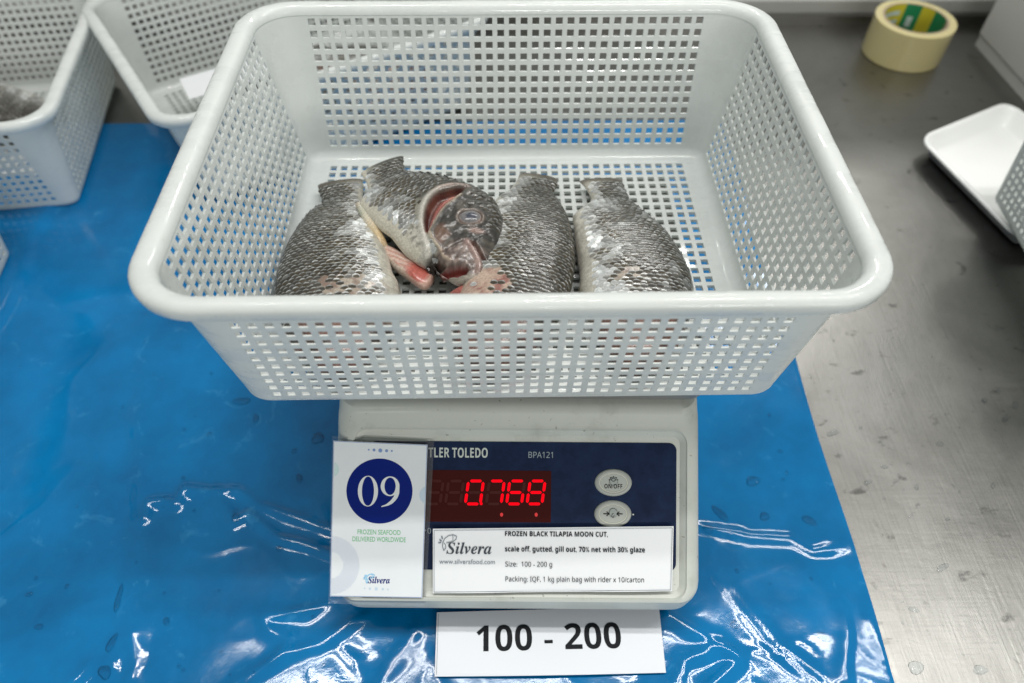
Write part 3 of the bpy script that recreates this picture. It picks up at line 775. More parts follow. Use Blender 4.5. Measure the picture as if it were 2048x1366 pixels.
def fish_scales(f, parent, u0, u1, s0, s1, tint, spot=1.0, skip=None, pale=1.0, lift=.24):
    r = np.random.RandomState(f.seed + 50); V, F, C = [], [], []
    mid = .5 * (f.D + f.V); arc = np.concatenate([[0], np.cumsum(np.hypot(*np.diff(mid, axis=0).T))]); Lm = arc[-1]
    nrow = int(Lm * (u1 - u0) / 2.85)
    for i in range(nrow):
        u = u0 + (u1 - u0) * (i + .5) / nrow
        d = np.array([np.interp(u, f.u, f.D[:, k] - f.V[:, k]) for k in (0, 1)]); wdt = np.hypot(*d) * 1.18
        # arc-length spacing across the bulging flank
        tt = np.linspace(0, 1, 60); Q = f.pt(np.full(60, u), tt, 1); al = np.concatenate([[0], np.cumsum(np.linalg.norm(np.diff(Q, axis=0), axis=1))])
        size = 4.7 * (.72 + .28 * min(1, wdt / 60))
        n = max(3, int(al[-1] / size))
        for j in range(n):
            a = (j + .5 + (.5 if i % 2 else 0)) / n
            if a > 1: continue
            t_ = np.interp(a * al[-1], al, tt)
            if t_ < s0 or t_ > s1: continue
            uu = u + r.uniform(-.25, .25) / Lm
            if skip is not None:
                p0 = f.pt(np.array([uu]), np.array([t_]))[0]
                if skip(p0[0], p0[1]): continue
            e = 1e-3
            p = f.pt(np.array([uu]), np.array([t_]))[0]
            pu = f.pt(np.array([uu - .012]), np.array([t_]))[0] - p; ps = f.pt(np.array([uu]), np.array([min(t_ + .02, .999)]))[0] - p
            pu /= np.linalg.norm(pu) + 1e-9; ps -= pu * pu.dot(ps); ps /= np.linalg.norm(ps) + 1e-9
            nn = np.cross(pu, ps); nn *= np.sign(nn[2]) if abs(nn[2]) > 1e-6 else 1
            base = tint(np.array([uu]), np.array([t_]), np.array([p[0]]), np.array([p[1]]))[0]
            q = sstep(.05, .6, t_); vn = float(value_noise(p[0], p[1], 16, f.seed + 81)); vn2 = float(value_noise(p[0], p[1], 7, f.seed + 82))
            silver = np.array([.62, .65, .66]) * pale * (1 - .44 * q) * (1 - .8 * vn) * r.uniform(.6, 1.35) + base * .15
            brown = np.array([.050, .038, .020]) * (1.4 - .8 * q)
            ks = float(np.clip(spot * (.30 + 1.1 * q) + 1.3 * vn2, 0, 1)); brown = brown * ks + silver * (1 - ks) * .9
            jit = r.uniform(.6, 1.4); tl = r.uniform(-.35, .35); lf = lift * r.uniform(-.1, 1.9); p = p + pu * r.uniform(-.5, .5) + ps * r.uniform(-.4, .4)
            Wx = size * .56
            ring = [(-2.2, 0, -.35), (-1.5, -.75, -.3), (0.2, -1.0, .05), (1.8, -.86, lf * .8), (2.7, -.45, lf), (2.95, 0, lf), (2.7, .45, lf), (1.8, .86, lf * .8), (.2, 1.0, .05), (-1.5, .75, -.3)]
            o = len(V)
            sp_ = r.uniform(.8, 1.15); inner = [(-1.0, 0, .10), (-.1, -.74 * sp_, .10), (1.0 * sp_, -.66 * sp_, lf * .45 + .08), (1.4 * sp_, 0, lf * .5 + .12), (1.0 * sp_, .66 * sp_, lf * .45 + .08), (-.1, .74 * sp_, .10)]
            for x, y, z in ring:
                V.append(p + pu * (x * .92 + tl * y) + ps * (y * Wx) + nn * z)
                wq = 1.0 if x > 2 else (.25 + .6 * (1 - q)) if x > 1 else (.05 + .5 * (1 - q)) if x > 0 else 0
                C.append(np.clip((silver * wq + brown * (1 - wq)) * jit * r.uniform(.6, 1.3), .008, .9))
            for x, y, z in inner:
                V.append(p + pu * (x * .92 + tl * y) + ps * (y * Wx) + nn * z)
                C.append(np.clip(brown * jit, .008, .9))
            m_ = [10, 10, 11, 12, 12, 13, 14, 14, 15, 10]
            for k_ in range(10):
                k2 = (k_ + 1) % 10; a_, b_ = m_[k_], m_[k2]
                if a_ == b_: F.append((o + k_, o + k2, o + a_))
                else: F.append((o + k_, o + k2, o + b_, o + a_))
            F.append(tuple(o + q_ for q_ in range(10, 16)))
    ob = obj("scales", V, F, M_SCALE, parent, True, np.array(C)); ob['kind'] = 'stuff'
    return ob
def blob(name, P, z0, z1, parent, m, cfun, nr=7, dome=1.0):
    """pillow-shaped slab over an outline"""
    P = smooth1(resample(list(P) + [P[0]], 49)[:-1], 1); c = P.mean(0); V, C = [], []
    for k in range(nr):
        q = k / (nr - 1); sc_ = 1 - q; zz = z0 + (z1 - z0) * (1 - sc_ ** 2.6) ** .5 * dome
        for p in P:
            x = c + (p - c) * sc_; V.append((x[0], x[1], zz)); C.append(cfun(x[0], x[1], q))
    n = len(P); F = grid_faces(nr, n, 0, True)
    o = len(V)
    for p in P: V.append((c[0] + (p[0] - c[0]) * .8, c[1] + (p[1] - c[1]) * .8, z0 - 2.0)); C.append(cfun(p[0], p[1], 0))
    F += [(o + j, o + (j + 1) % n, (j + 1) % n, j) for j in range(n)] + [tuple(reversed(range(o, o + n)))]
    return obj(name, V, F, m, parent, True, np.array(C))
def tube(name, P, rad, parent, m, colr, nseg=10, zs=None):
    P = np.asarray(P, float); n = len(P); rad = np.asarray(rad if hasattr(rad, '__len__') else [rad] * n)
    d = np.gradient(P, axis=0); V, C = [], []
    for i in range(n):
        t_ = d[i] / (np.linalg.norm(d[i]) + 1e-9); a = np.cross(t_, (0, 0, 1)); a /= np.linalg.norm(a) + 1e-9; b = np.cross(a, t_)
        for k_ in range(nseg):
            an = 2 * math.pi * k_ / nseg; V.append(P[i] + rad[i] * (a * math.cos(an) + b * math.sin(an))); C.append(colr[i] if hasattr(colr[0], '__len__') else colr)
    F = grid_faces(n, nseg, 0, True) + [tuple(range(nseg)), tuple(reversed(range((n - 1) * nseg, n * nseg)))]
    return obj(name, V, F, m, parent, True, np.array(C))

F1D = [(-146.6, 73.8), (-141.7, 59.3), (-139.4, 51.0), (-144.1, 45.4), (-148.3, 37.1), (-153.0, 16.3), (-155.5, 0.5), (-156.8, -15.3), (-156.8, -29.0), (-155.6, -45.0), (-151.2, -65.0), (-140.0, -88.0), (-124.0, -106.0), (-110.0, -114.5)]
F1V = [(-112.5, 80.6), (-110.7, 69.2), (-109.8, 56.3), (-100.2, 28.9), (-91.7, 8.2), (-85.4, -7.0), (-81.6, -18.7), (-79.0, -29.2), (-73.7, -40.4), (-71.5, -62.0), (-76.0, -85.0), (-87.0, -104.0), (-98.0, -114.5)]
F3D = [(39.0, 78.7), (38.1, 69.7), (33.4, 61.5), (36.2, 56.2), (38.9, 51.6), (41.8, 40.2), (43.9, 29.7), (45.3, 13.7), (45.9, -2.5), (44.9, -20.5), (43.0, -32.8), (39.5, -50.0), (31.0, -72.0), (15.0, -94.0), (-3.0, -109.0), (-13.0, -114.5)]
F3V = [(9.4, 85.9), (6.4, 74.9), (0.5, 64.8), (-6.8, 57.3), (-15.5, 39.3), (-22.6, 17.7), (-26.9, -2.8), (-27.9, -22.3), (-31.0, -41.0), (-36.0, -62.0), (-37.0, -85.0), (-32.0, -104.0), (-24.0, -114.5)]
F4D = [(89.2, 77.5), (90.2, 66.3), (92.1, 52.0), (98.2, 40.9), (104.7, 28.7), (110.8, 15.4), (115.4, 1.4), (118.5, -12.0), (120.5, -25.1), (121.5, -34.3), (121.0, -48.0), (116.5, -68.0), (106.0, -90.0), (92.0, -107.0), (82.0, -114.5)]
F4V = [(55.9, 76.3), (59.6, 69.6), (62.6, 59.4), (62.6, 51.3), (57.2, 44.5), (51.1, 37.9), (46.7, 30.8), (46.9, 24.3), (47.3, 13.7), (47.8, 1.3), (48.2, -11.2), (48.5, -22.9), (47.3, -34.2), (46.0, -42.9), (46.5, -62.0), (52.0, -85.0), (62.0, -104.0), (73.0, -114.5)]
F2D = [(-79.7, 89.3), (-79.6, 81.0), (-76.9, 70.7), (-70.2, 66.3), (-59.2, 64.0), (-45.3, 59.5), (-35.2, 54.5), (-24.3, 47.4), (-15.3, 39.1), (-9.2, 30.9), (-5.7, 21.7), (-4.1, 11.4), (-4.7, -1.0), (-6.9, -13.1), (-9.4, -21.3), (-11.5, -28.2), (-13.5, -35.0), (-15.1, -40.5), (-17.9, -44.7)]
F2V = [(-111.6, 74.0), (-106.4, 63.9), (-103.5, 53.9), (-104.0, 45.6), (-107.8, 40.2), (-108.2, 33.5), (-104.1, 26.9), (-97.1, 17.7), (-90.2, 8.8), (-82.3, 1.2), (-77.0, -7.4), (-71.4, -15.8), (-62.6, -24.1), (-54.1, -29.3), (-50.6, -27.1), (-48.3, -32.3), (-39.1, -40.2), (-29.4, -45.3), (-22.2, -46.5)]
TH = ([0, .07, .17, .35, .55, .78, .92, 1], [3.2, 4.2, 7.0, 12.0, 15.0, 15.5, 12.5, 6.5])
ZM = ([0, .13, .35, .6, 1], [8, 9, 14.5, 18.0, 16])
def shift(P, c): return [(x - c[0], y - c[1]) for x, y in P]
r_skip = random.Random(5)
def flank_fish(D, Vn, c, label, seed, spot, pale, dark, flesh=None, fl_a=(.40, .345, .285), fl_b=(.22, .145, .115), fl_p=.3, group="gutted fish with fins cut away"):
    t = thing("fish", label, "fish", (c[0], c[1], 2.6), 0, group)
    f = Fish(shift(D, c), shift(Vn, c), TH, (ZM[0], [z for z in ZM[1]]), 0.0, seed)
    fl = [(x - c[0], y - c[1]) for x, y in flesh] if flesh else None
    def tint(U, S, X, Y):
        cc = base_tint(U, S, X, Y, f, dark)
        # darker, reddish head end
        h = sstep(.72, .82, U + .04 * value_noise(X, Y, 8, seed + 9)); red = mixc([.13, .06, .045], [.035, .024, .02], sstep(-.2, .3, value_noise(X, Y, 6, seed + 2)))
        cc = cc * (1 - h)[..., None] + red * h[..., None]
        e_ = sstep(.035, .0, U); cc = cc * (1 - e_)[..., None] + np.array([.10, .085, .065]) * e_[..., None]
        if fl is not None:
            d = sdpoly(X, Y, fl) + 5 * value_noise(X, Y, 5, seed + 4)
            k_ = .8 * sstep(3.0, -2.5, d); pk = mixc(fl_a, fl_b, sstep(-.1, .35, value_noise(X, Y, 5, seed + 6) + .8 * value_noise(X, Y, 1.8, seed + 7)))
            cc = cc * (1 - k_)[..., None] + pk * k_[..., None]
        return cc
    fish_body(f, t, tint)
    sk = (lambda x, y: inpoly(x, y, fl) and r_skip.random() < fl_p) if fl is not None else None
    fish_scales(f, t, .03, .78, .10, .985, tint, spot, sk, pale)
    return t, f
F1FLESH = [(-124.5, -47.0), (-118.7, -43.7), (-110.8, -42.7), (-104.2, -43.9), (-97.6, -44.1), (-90.1, -45.4), (-81.8, -47.7), (-77.5, -51.0), (-90, -66), (-117.3, -62)]
F3FLESH = [(-45.7, -55.7), (-33, -45), (-19.9, -38.5), (-8.4, -39), (-2, -45), (1.0, -58.0), (-13.3, -66.0), (-38.8, -66)]
F4FLESH = [(64, -43), (70, -40.5), (80, -41), (86, -42), (90, -48), (80, -54), (64, -52)]
fish1, f1 = flank_fish(F1D, F1V, (-118, -8), "headless looking gutted fish lying tail up against the left basket wall", 1, 1.0, 1.0, 1.0, F1FLESH)
fish1['label'] = "grey gutted fish lying against the left wall of the basket"
fish3, f3 = flank_fish(F3D, F3V, (11, -8), "olive scaled fish lying in the middle, its flank under the other fish's head", 3, 1.15, .95, .95, F3FLESH, (.46, .33, .26), (.22, .055, .045), .92)
fish4, f4 = flank_fish(F4D, F4V, (86, -8), "paler scaled fish on the right with bare basket floor beside it", 5, .8, 1.0, 1.0, F4FLESH)
# cream belly edge and pink cuts on the lying fish
def local(P, c): return [(x - c[0], y - c[1]) for x, y in P]
cream = [.50, .44, .34]
bl = np.array([(x - 86 + 4.5, y + 8, 7 + 3 * math.sin(i * .7)) for i, (x, y) in enumerate(F4V[6:14])])
tube("belly_edge", bl, [2.2, 4.0, 5.0, 5.2, 5.0, 4.4, 3.6, 1.8], fish4, M_FLESH, [.46, .43, .37])
rag = [(47, -36), (51.5, -32.5), (55, -36), (54, -45), (49, -52), (45, -45)]
blob("loose_flesh", local(rag, (86, -8)), 12, 19, fish4, M_FLESH, lambda x, y, q: [.22, .19, .11])
blob("open_belly", local([(-43, -47), (-34, -40), (-22, -36.5), (-8, -36), (-4, -44), (-14, -52), (-34, -56)], (11, -8)), 8, 22, fish3, M_FLESH,
     lambda x, y, q: list(mixc([.50, .36, .30], [.34, .10, .08], np.array(sstep(-.15, .25, value_noise(np.array(x), np.array(y), 6, 31))))))
blob("torn_flesh", local([(-92, -37), (-84, -36.5), (-78, -33), (-74, -38), (-72, -46), (-80, -49), (-90, -44)], (-118, -8)), 14, 22, fish1, M_FLESH, lambda x, y, q: [.42, .37, .29])

# the fish with its head showing
c2 = (-58, 18)
GILL = [(-30.4, 37.2), (-33.4, 28.9), (-38.6, 20.6), (-43.5, 15.4), (-47.5, 8.4), (-51.2, -0.8), (-54.2, -8.0), (-55.4, -12.2), (-57.4, -6.4), (-58.8, 2.1), (-58.4, 10.9), (-56.7, 18.5), (-53.2, 26.2), (-48.6, 30.8), (-42.6, 34.0), (-36.5, 36.6)]
RIMG = [(-29.0, 39.4), (-36.6, 39.6), (-42.7, 38.1), (-48.8, 34.8), (-53.8, 28.9), (-57.6, 22.4), (-59.8, 14.7), (-60.4, 5.9), (-59.7, -2.8), (-58.0, -11.2), (-56.2, -18.5), (-56.0, -25.5)]
OPERC = [(-33.0, 26.3), (-38.9, 19.0), (-43.9, 13.8), (-47.9, 6.2), (-51.7, -2.4), (-54.3, -8.2), (-51.6, -14.9), (-47.2, -21.4), (-43.6, -27.8), (-39.4, -31.2)]
MOUTH = [(-50.2, -33.9), (-44.2, -33.2), (-37.7, -34.0), (-29.6, -35.4), (-26.4, -38.2), (-28.7, -41.0), (-34.3, -41.0), (-41.6, -38.4)]
SLIT = [(-24.6, -19.8), (-20.0, -26.9), (-17.1, -32.7), (-16.3, -37.2), (-17.5, -41.5)]
JAW = [(-50.5, -33.9), (-42.4, -39.3), (-34.3, -42.6), (-26.2, -43.6), (-19.5, -43.4)]
GAP = [(-56.0, -27.5), (-50.8, -24.5), (-46.4, -29.5), (-42.0, -32.6), (-46.5, -33.4), (-51.5, -33.8), (-58, -36), (-60, -30)]
HEADP = [(-29.5, 40), (-33.0, 27.3), (-38.9, 20.0), (-43.9, 14.8), (-47.9, 7.2), (-51.7, -1.4), (-54.3, -8.0), (-51.6, -14.9), (-47.2, -21.4), (-52, -34), (-40, -48), (-10, -50), (4, -20), (4, 20), (-8, 34), (-14, 38)]
sh = lambda P: shift(P, c2)
GILL, RIMG, OPERC, MOUTH, SLIT, JAW, GAP, HEADP = map(sh, (GILL, RIMG, OPERC, MOUTH, SLIT, JAW, GAP, HEADP))
EYEC = (-26.6 - c2[0], 2.6 - c2[1])
fish2 = thing("fish", "gutted fish on top of the others with its head, cloudy eye and open gill showing", "fish", (c2[0], c2[1], 2.6), 0, "gutted fish with fins cut away")
f2 = Fish(sh(F2D), sh(F2V), ([0, .1, .25, .45, .65, .8, .92, 1], [3.6, 5.0, 9.5, 14.0, 14.5, 12.5, 9.0, 5.0]), ([0, .2, .5, .8, 1], [21, 23, 24, 23, 21]), 4.0, 2, 170, 90, 2.3, .55)
def disp2(X, Y):
    g_ = sdpoly(X, Y, GILL); d = -7.5 * sstep(.6, -3.0, g_)
    D, _, _ = seg_dist(X, Y, RIMG); d = d + 1.5 * np.exp(-(D / 2.2) ** 2)
    D, _, _ = seg_dist(X, Y, OPERC); d = d + 1.6 * np.exp(-(D / 1.6) ** 2)
    m_ = sdpoly(X, Y, MOUTH); d = d - 8 * sstep(.5, -1.6, m_)
    D, _, _ = seg_dist(X, Y, SLIT); d = d - 4.2 * np.exp(-(D / 1.1) ** 2)
    D, _, _ = seg_dist(X, Y, JAW); d = d + .8 * np.exp(-(D / 1.5) ** 2)
    lip = [(x - 3.2, y + .6) for x, y in SLIT]; D, _, _ = seg_dist(X, Y, lip); d = d + 1.5 * np.exp(-(D / 2.0) ** 2)
    lip = [(x + 2.6, y + .4) for x, y in SLIT]; D, _, _ = seg_dist(X, Y, lip); d = d + 1.0 * np.exp(-(D / 1.4) ** 2)
    gp = sdpoly(X, Y, GAP); d = d - 8 * sstep(1.5, -2.5, gp)
    e = np.hypot((X - EYEC[0]) / 9.5, (Y - EYEC[1]) / 8.5); d = d + 1.4 * np.exp(-((e - 1) / .22) ** 2) - 2.2 * sstep(.95, .5, e)
    hd = sdpoly(X, Y, HEADP); k_ = sstep(1, -5, hd)
    d = d + k_ * (value_noise(X, Y, 5, 61) * 1.6 + value_noise(X, Y, 2.2, 62) * .7)
    return d
f2.disp = disp2
def tint2(U, S, X, Y):
    cc = base_tint(U, np.clip(S + .24 * sstep(.08, .25, S), 0, 1), X, Y, f2, .85)
    n1 = value_noise(X, Y, 6, 71); n2 = value_noise(X, Y, 2.0, 72); n3 = value_noise(X, Y, 12, 73)
    # pale belly / cheek speckle on the trunk in front of the gill
    pb = sstep(17, 3, np.hypot((X - (-63 - c2[0])) / .8, (Y - (-12 - c2[1])) / 1.4) + 7 * n1); pal = np.array([.48, .46, .40]) * (1 - .70 * sstep(.02, .2, n2 + .4 * value_noise(X, Y, 1.1, 77)))[..., None]
    cc = cc * (1 - .75 * pb)[..., None] + pal * (.75 * pb)[..., None]
    bel = sstep(.13, .04, S + .05 * n1) * (U < .7); cc = cc * (1 - bel)[..., None] + np.array([.50, .47, .39]) * bel[..., None]
    hd = sdpoly(X, Y, HEADP); k_ = sstep(.8, -1.2, hd)
    dk = mixc([.022, .020, .018], [.072, .064, .052], sstep(-.2, .35, n1 + .5 * n2))
    snout = sstep(20, 7, np.hypot((X - (-35 - c2[0])) * .8, (Y - (-31 - c2[1])) * 1.1) + 8 * n3); pk = mixc([.12, .085, .075], [.31, .24, .21], sstep(-.15, .45, n2 + .6 * n1))
    dk = dk * (1 - .78 * snout)[..., None] + pk * (.78 * snout)[..., None]
    org = sstep(9, 2, np.hypot((X - (-46 - c2[0])) * 1.2, (Y - (-11 - c2[1])) * .8) + 6 * n1); dk = dk * (1 - .6 * org)[..., None] + np.array([.20, .11, .075]) * (.6 * org)[..., None]
    und = sstep(6, 2, np.hypot((X - (-22 - c2[0])) * .8, (Y - (-9.5 - c2[1])) * 1.7)); dk = dk * (1 - .75 * und)[..., None] + np.array([.25, .15, .12]) * (.75 * und)[..., None]
    cc = cc * (1 - k_)[..., None] + dk * k_[..., None]
    e = np.hypot((X - EYEC[0]) / 9.5, (Y - EYEC[1]) / 8.5); er = np.exp(-((e - .92) / .12) ** 2); cc = cc * (1 - .55 * er)[..., None] + np.array([.26, .20, .17]) * (.55 * er)[..., None]
    D, tt, _ = seg_dist(X, Y, RIMG); r_ = np.exp(-(D / 2.3) ** 2) * (.55 + .45 * (tt > .12)); crm = mixc([.36, .26, .22], [.45, .43, .385], sstep(.1, .45, tt))
    cc = cc * (1 - .92 * r_)[..., None] + crm * (.92 * r_)[..., None]
    gd = sdpoly(X, Y, GILL); gk = sstep(.4, -1.2, gd); red = mixc([.065, .018, .015], [.15, .055, .04], sstep(-.2, .35, n3 + .7 * n1)); 
    cc = cc * (1 - gk)[..., None] + red * gk[..., None]
    D, _, _ = seg_dist(X, Y, OPERC); r_ = np.exp(-(D / .8) ** 2); cc = cc * (1 - .7 * r_)[..., None] + np.array([.50, .40, .30]) * (.7 * r_)[..., None]
    md = sdpoly(X, Y, MOUTH); mk = sstep(.3, -.8, md); cc = cc * (1 - mk)[..., None] + mixc([.30, .07, .055], [.17, .03, .025], sstep(-.2, .3, n1)) * mk[..., None]
    D, _, _ = seg_dist(X, Y, JAW); r_ = np.exp(-(D / 1.4) ** 2); cc = cc * (1 - .85 * r_)[..., None] + np.array([.44, .40, .34]) * (.85 * r_)[..., None]
    D, _, _ = seg_dist(X, Y, SLIT); r_ = np.exp(-(D / 1.3) ** 2); cc = cc * (1 - .9 * r_)[..., None] + np.array([.10, .035, .02]) * (.9 * r_)[..., None]
    lip = [(x - 4.0, y + .6) for x, y in SLIT]; D, _, _ = seg_dist(X, Y, lip); r_ = np.exp(-(D / 2.2) ** 2); cc = cc * (1 - .7 * r_)[..., None] + np.array([.40, .27, .24]) * (.7 * r_)[..., None]
    gp = sdpoly(X, Y, GAP); gk = sstep(1.0, -.3, gp); cc = cc * (1 - gk)[..., None] + np.array([.03, .02, .016]) * gk[..., None]  # shade of the opening between flap and head, painted dark into the skin
    return cc
fish_body(f2, fish2, tint2)
SKH = [(x, y) for x, y in HEADP]
fish_scales(f2, fish2, .03, .97, .09, .985, tint2, 1.05, lambda x, y: (inpoly(x, y, SKH) and not (y > -6 - c2[1] + (0) and math.hypot((x - EYEC[0]) / 13, (y - EYEC[1]) / 12) > 1 and x > -27 - c2[0])) or inpoly(x, y, GILL)
            or min(math.hypot(x - a, y - b) for a, b in RIMG) < 4.3 or min(math.hypot(x - a, y - b) for a, b in GILL) < 2.6 or math.hypot((x - (-63 - c2[0])) / 8, (y - (-14 - c2[1])) / 14) < 1, .7, .30)
# eye
ez = float(f2.pt(np.array([.5]), np.array([.5]))[0][2])
def eyeball():
    V, C = [], []; n = 28
    uu = np.argmin(np.abs(f2.D[:, 1] - EYEC[1])); 
    for i in range(11):
        ph = math.pi / 2 * i / 10
        for k_ in range(n):
            a = 2 * math.pi * k_ / n; r_ = math.cos(ph)
            V.append((EYEC[0] + 8.0 * r_ * math.cos(a), EYEC[1] + 7.0 * r_ * math.sin(a), 4.4 * math.sin(ph)))
            rr = math.hypot(r_ * math.cos(a) - .12, r_ * math.sin(a) + .18)
            C.append([.30, .22, .19] if r_ > .93 else [.27, .24, .23] if r_ > .84 else ([.16, .155, .16] if rr > .45 else [.055, .06, .08]))
    return V, grid_faces(11, n, 0, True), C
V, F, C = eyeball()
zs = []
for (uq, tq) in [(a, b) for a in np.linspace(.55, .98, 60) for b in np.linspace(.3, .95, 40)]:
    p = f2.pt(np.array([uq]), np.array([tq]))[0]
    if math.hypot((p[0] - EYEC[0]) / 9.5, (p[1] - EYEC[1]) / 8.5) < .95: zs.append(p[2])
ez = float(np.mean(zs)) if zs else 34
M_EYE = attr_material("fish_eye", .22, .4, .3, 0)
obj("eye", [(x, y, z + ez - .2) for x, y, z in V], F, M_EYE, fish2, True, np.array(C))
FLAP = sh([(-87.8, 3.0), (-82.9, 1.1), (-77.4, -2.7), (-71.0, -8.2), (-61.4, -12.0), (-55.7, -16.8), (-54.2, -23.3), (-55.4, -29.0), (-58.5, -33.5), (-62.3, -32.3), (-69.8, -24.8), (-77.0, -18.3), (-82.7, -11.1), (-86.4, -3.8)])
FLAP = [(x + 1.0, y - 2.5) for x, y in FLAP]
tip = (-58 - c2[0], -29 - c2[1])
def flapc(x, y, q):
    d = math.hypot(x - tip[0], y - tip[1]); st = .5 + .5 * math.sin((x * .9 + y * 1.4) * 1.1 + 2 * float(value_noise(np.array(x), np.array(y), 7, 8)))
    c = np.array([.46, .24, .19]) * (1 - st) + np.array([.60, .47, .40]) * st
    if q < .30 and (x - tip[0]) * -.6 + (y - tip[1]) * -.8 > -14: c = c * .3 + np.array([.62, .54, .44]) * .7
    k_ = float(sstep(17, 8, d)) * (1 if q > .12 else .4); c = c * (1 - k_) + np.array([.42, .10, .075]) * k_
    return list(c)
fc_ = np.mean(FLAP, 0); FLAP = [tuple(fc_ + (np.array(p) - fc_) * 1.24 + np.array([-1.2, -.6])) for p in FLAP]
blob("belly_flap", FLAP, 12, 18.5, fish2, M_FLESH, flapc, 10)
STR = [(-107.6, 38.0), (-102.0, 30.0), (-97.0, 19.7), (-92.2, 10.5), (-88.0, 2.7), (-84.4, -1.8)]
tube("belly_edge", [(x - c2[0] - 1.5, y - c2[1] - 1, 21 - i * 1.2) for i, (x, y) in enumerate(STR)], [2.2, 4.2, 4.6, 4.0, 3.6, 2.0], fish2, M_FLESH, [[.46, .41, .32], [.50, .50, .40], [.54, .48, .37], [.50, .40, .24], [.46, .33, .17], [.46, .36, .24]])
# gill arch pink ridge inside the opening
GR = sh([(-34.5, 32.5), (-40, 27.5), (-45.5, 21.5), (-49.5, 14), (-52.5, 5.5), (-54.8, -2.0)])
zz = [float(np.mean(zs)) - 1.5 if zs else 33] * 6
tube("gill_arch", [(x, y, z_) for (x, y), z_ in zip(GR, [31, 32.5, 33, 32.5, 31, 29])], [1.0, 1.8, 2.0, 1.9, 1.6, .8], fish2, M_FLESH, [[.36, .15, .10], [.34, .12, .085], [.28, .085, .065], [.24, .07, .055], [.24, .08, .07], [.2, .06, .05]])

# fish in the two baskets behind (copies, turned their own ways)
def place_fish(src, bx, by, br, lx, ly, lz, rz, label, grp):
    c = copy_tree(src); x = bx + math.cos(br) * lx - math.sin(br) * ly; y = by + math.sin(br) * lx + math.cos(br) * ly
    c.location = W((x, y, T0 + lz)); c.rotation_euler = (0, 0, br + rz); c['label'] = label; c['group'] = grp
    return c
g1 = "fish in the back left basket"
place_fish(fish4, -631, 329.4, .14764, 38, 30, 5, -1.5, "dark fish lying near the right wall of the back left basket", g1)
place_fish(fish1, -631, 329.4, .14764, -48, 55, 5, -1.35, "dark fish further left inside the back left basket", g1)
place_fish(fish3, -631, 329.4, .14764, 42, 20, 31, -1.75, "topmost fish in the back left basket", g1)
g2 = "fish in the basket behind the weighed one"
place_fish(fish4, -241.8, 422.6, .58489, -46, 14, 6, 1.6, "fish nearest the left end of the basket behind the scale", g2)
place_fish(fish1, -241.8, 422.6, .58489, 30, -10, 8, .3, "middle fish in the basket behind the scale, half hidden", g2)
place_fish(fish3, -241.8, 422.6, .58489, 88, 5, 8, .6, "fish nearest the right end of the basket behind the scale", g2)
V, F = box_vf(-55, 55, -14, 14, 0, .6)
pc_ = obj("paper_slip", V, F, M_PAPER2); a = .58489
pc_.location = W((-241.8 + math.cos(a) * -72 - math.sin(a) * 36, 422.6 + math.sin(a) * -72 + math.cos(a) * 36, T0 + 44)); pc_.rotation_euler = (.5, 0, a - .05)
tag(pc_, "white paper slip lying on the fish in the basket behind the scale", "card")

# ------------------------------------------------------------------ tape roll, tray, box
tp = thing("tape_roll", "roll of clear yellowish packing tape with a green and yellow core", "tape", (537, 533, T0 + .5), 0)
M_TAPE = mat("packing_tape", (.66, .58, .30), .14, spec=.5, Subsurface_Weight=.6, Subsurface_Radius=(.03, .024, .012), Coat_Weight=.5)
def lathe(P, n=64):
    V = []
    for r_, z in P: V += [(r_ * math.cos(2 * math.pi * i / n), r_ * math.sin(2 * math.pi * i / n), z) for i in range(n)]
    return V, grid_faces(len(P), n, 0, True)
V, F = lathe([(41.2, 0), (50, 0), (50.4, .6), (50.4, 47.4), (50, 48), (41.2, 48)]); o = obj("tape_winding", V, F, M_TAPE, tp); smooth_by_angle(o.data, 30)
V, F = lathe([(41.2, 48.2), (41.2, -.0), (38.2, 0), (38.2, 48.2), (41.2, 48.2)]); o = obj("cardboard_core", V, F, mat("core_paper", (.36, .29, .20), .7), tp); smooth_by_angle(o.data, 30)
def core_patch(a0, a1, z0, z1, m, r_=38.0):
    n = max(3, int((a1 - a0) / 4)); V = []
    for i in range(n + 1):
        a = math.radians(a0 + (a1 - a0) * i / n); V += [(r_ * math.cos(a), r_ * math.sin(a), z0), (r_ * math.cos(a), r_ * math.sin(a), z1)]
    return obj("core_print", V, [tuple(reversed(q)) for q in grid_faces(n + 1, 2)], m, tp)
M_CG = mat("core_green", (.01, .19, .07), .4); M_CY = mat("core_yellow", (.50, .44, .03), .4); M_CW = mat("core_pale", (.45, .55, .50), .4)
core_patch(55, 86, 0, 48, M_CG); core_patch(86, 142, 0, 48, M_CY); core_patch(142, 180, 0, 48, M_CG); core_patch(28, 55, 0, 48, M_CY); core_patch(-10, 28, 0, 48, M_CG)
for z in (12, 24, 36): core_patch(94, 134, z - 3, z + 3, M_CW, 37.8)
core_patch(65, 76, 18, 32, M_CW, 37.8)
# shallow tray
tr = thing("shallow_tray", "shallow white tray with rounded raised edges beside the perforated basket", "tray", (0, 0, T0), 0)
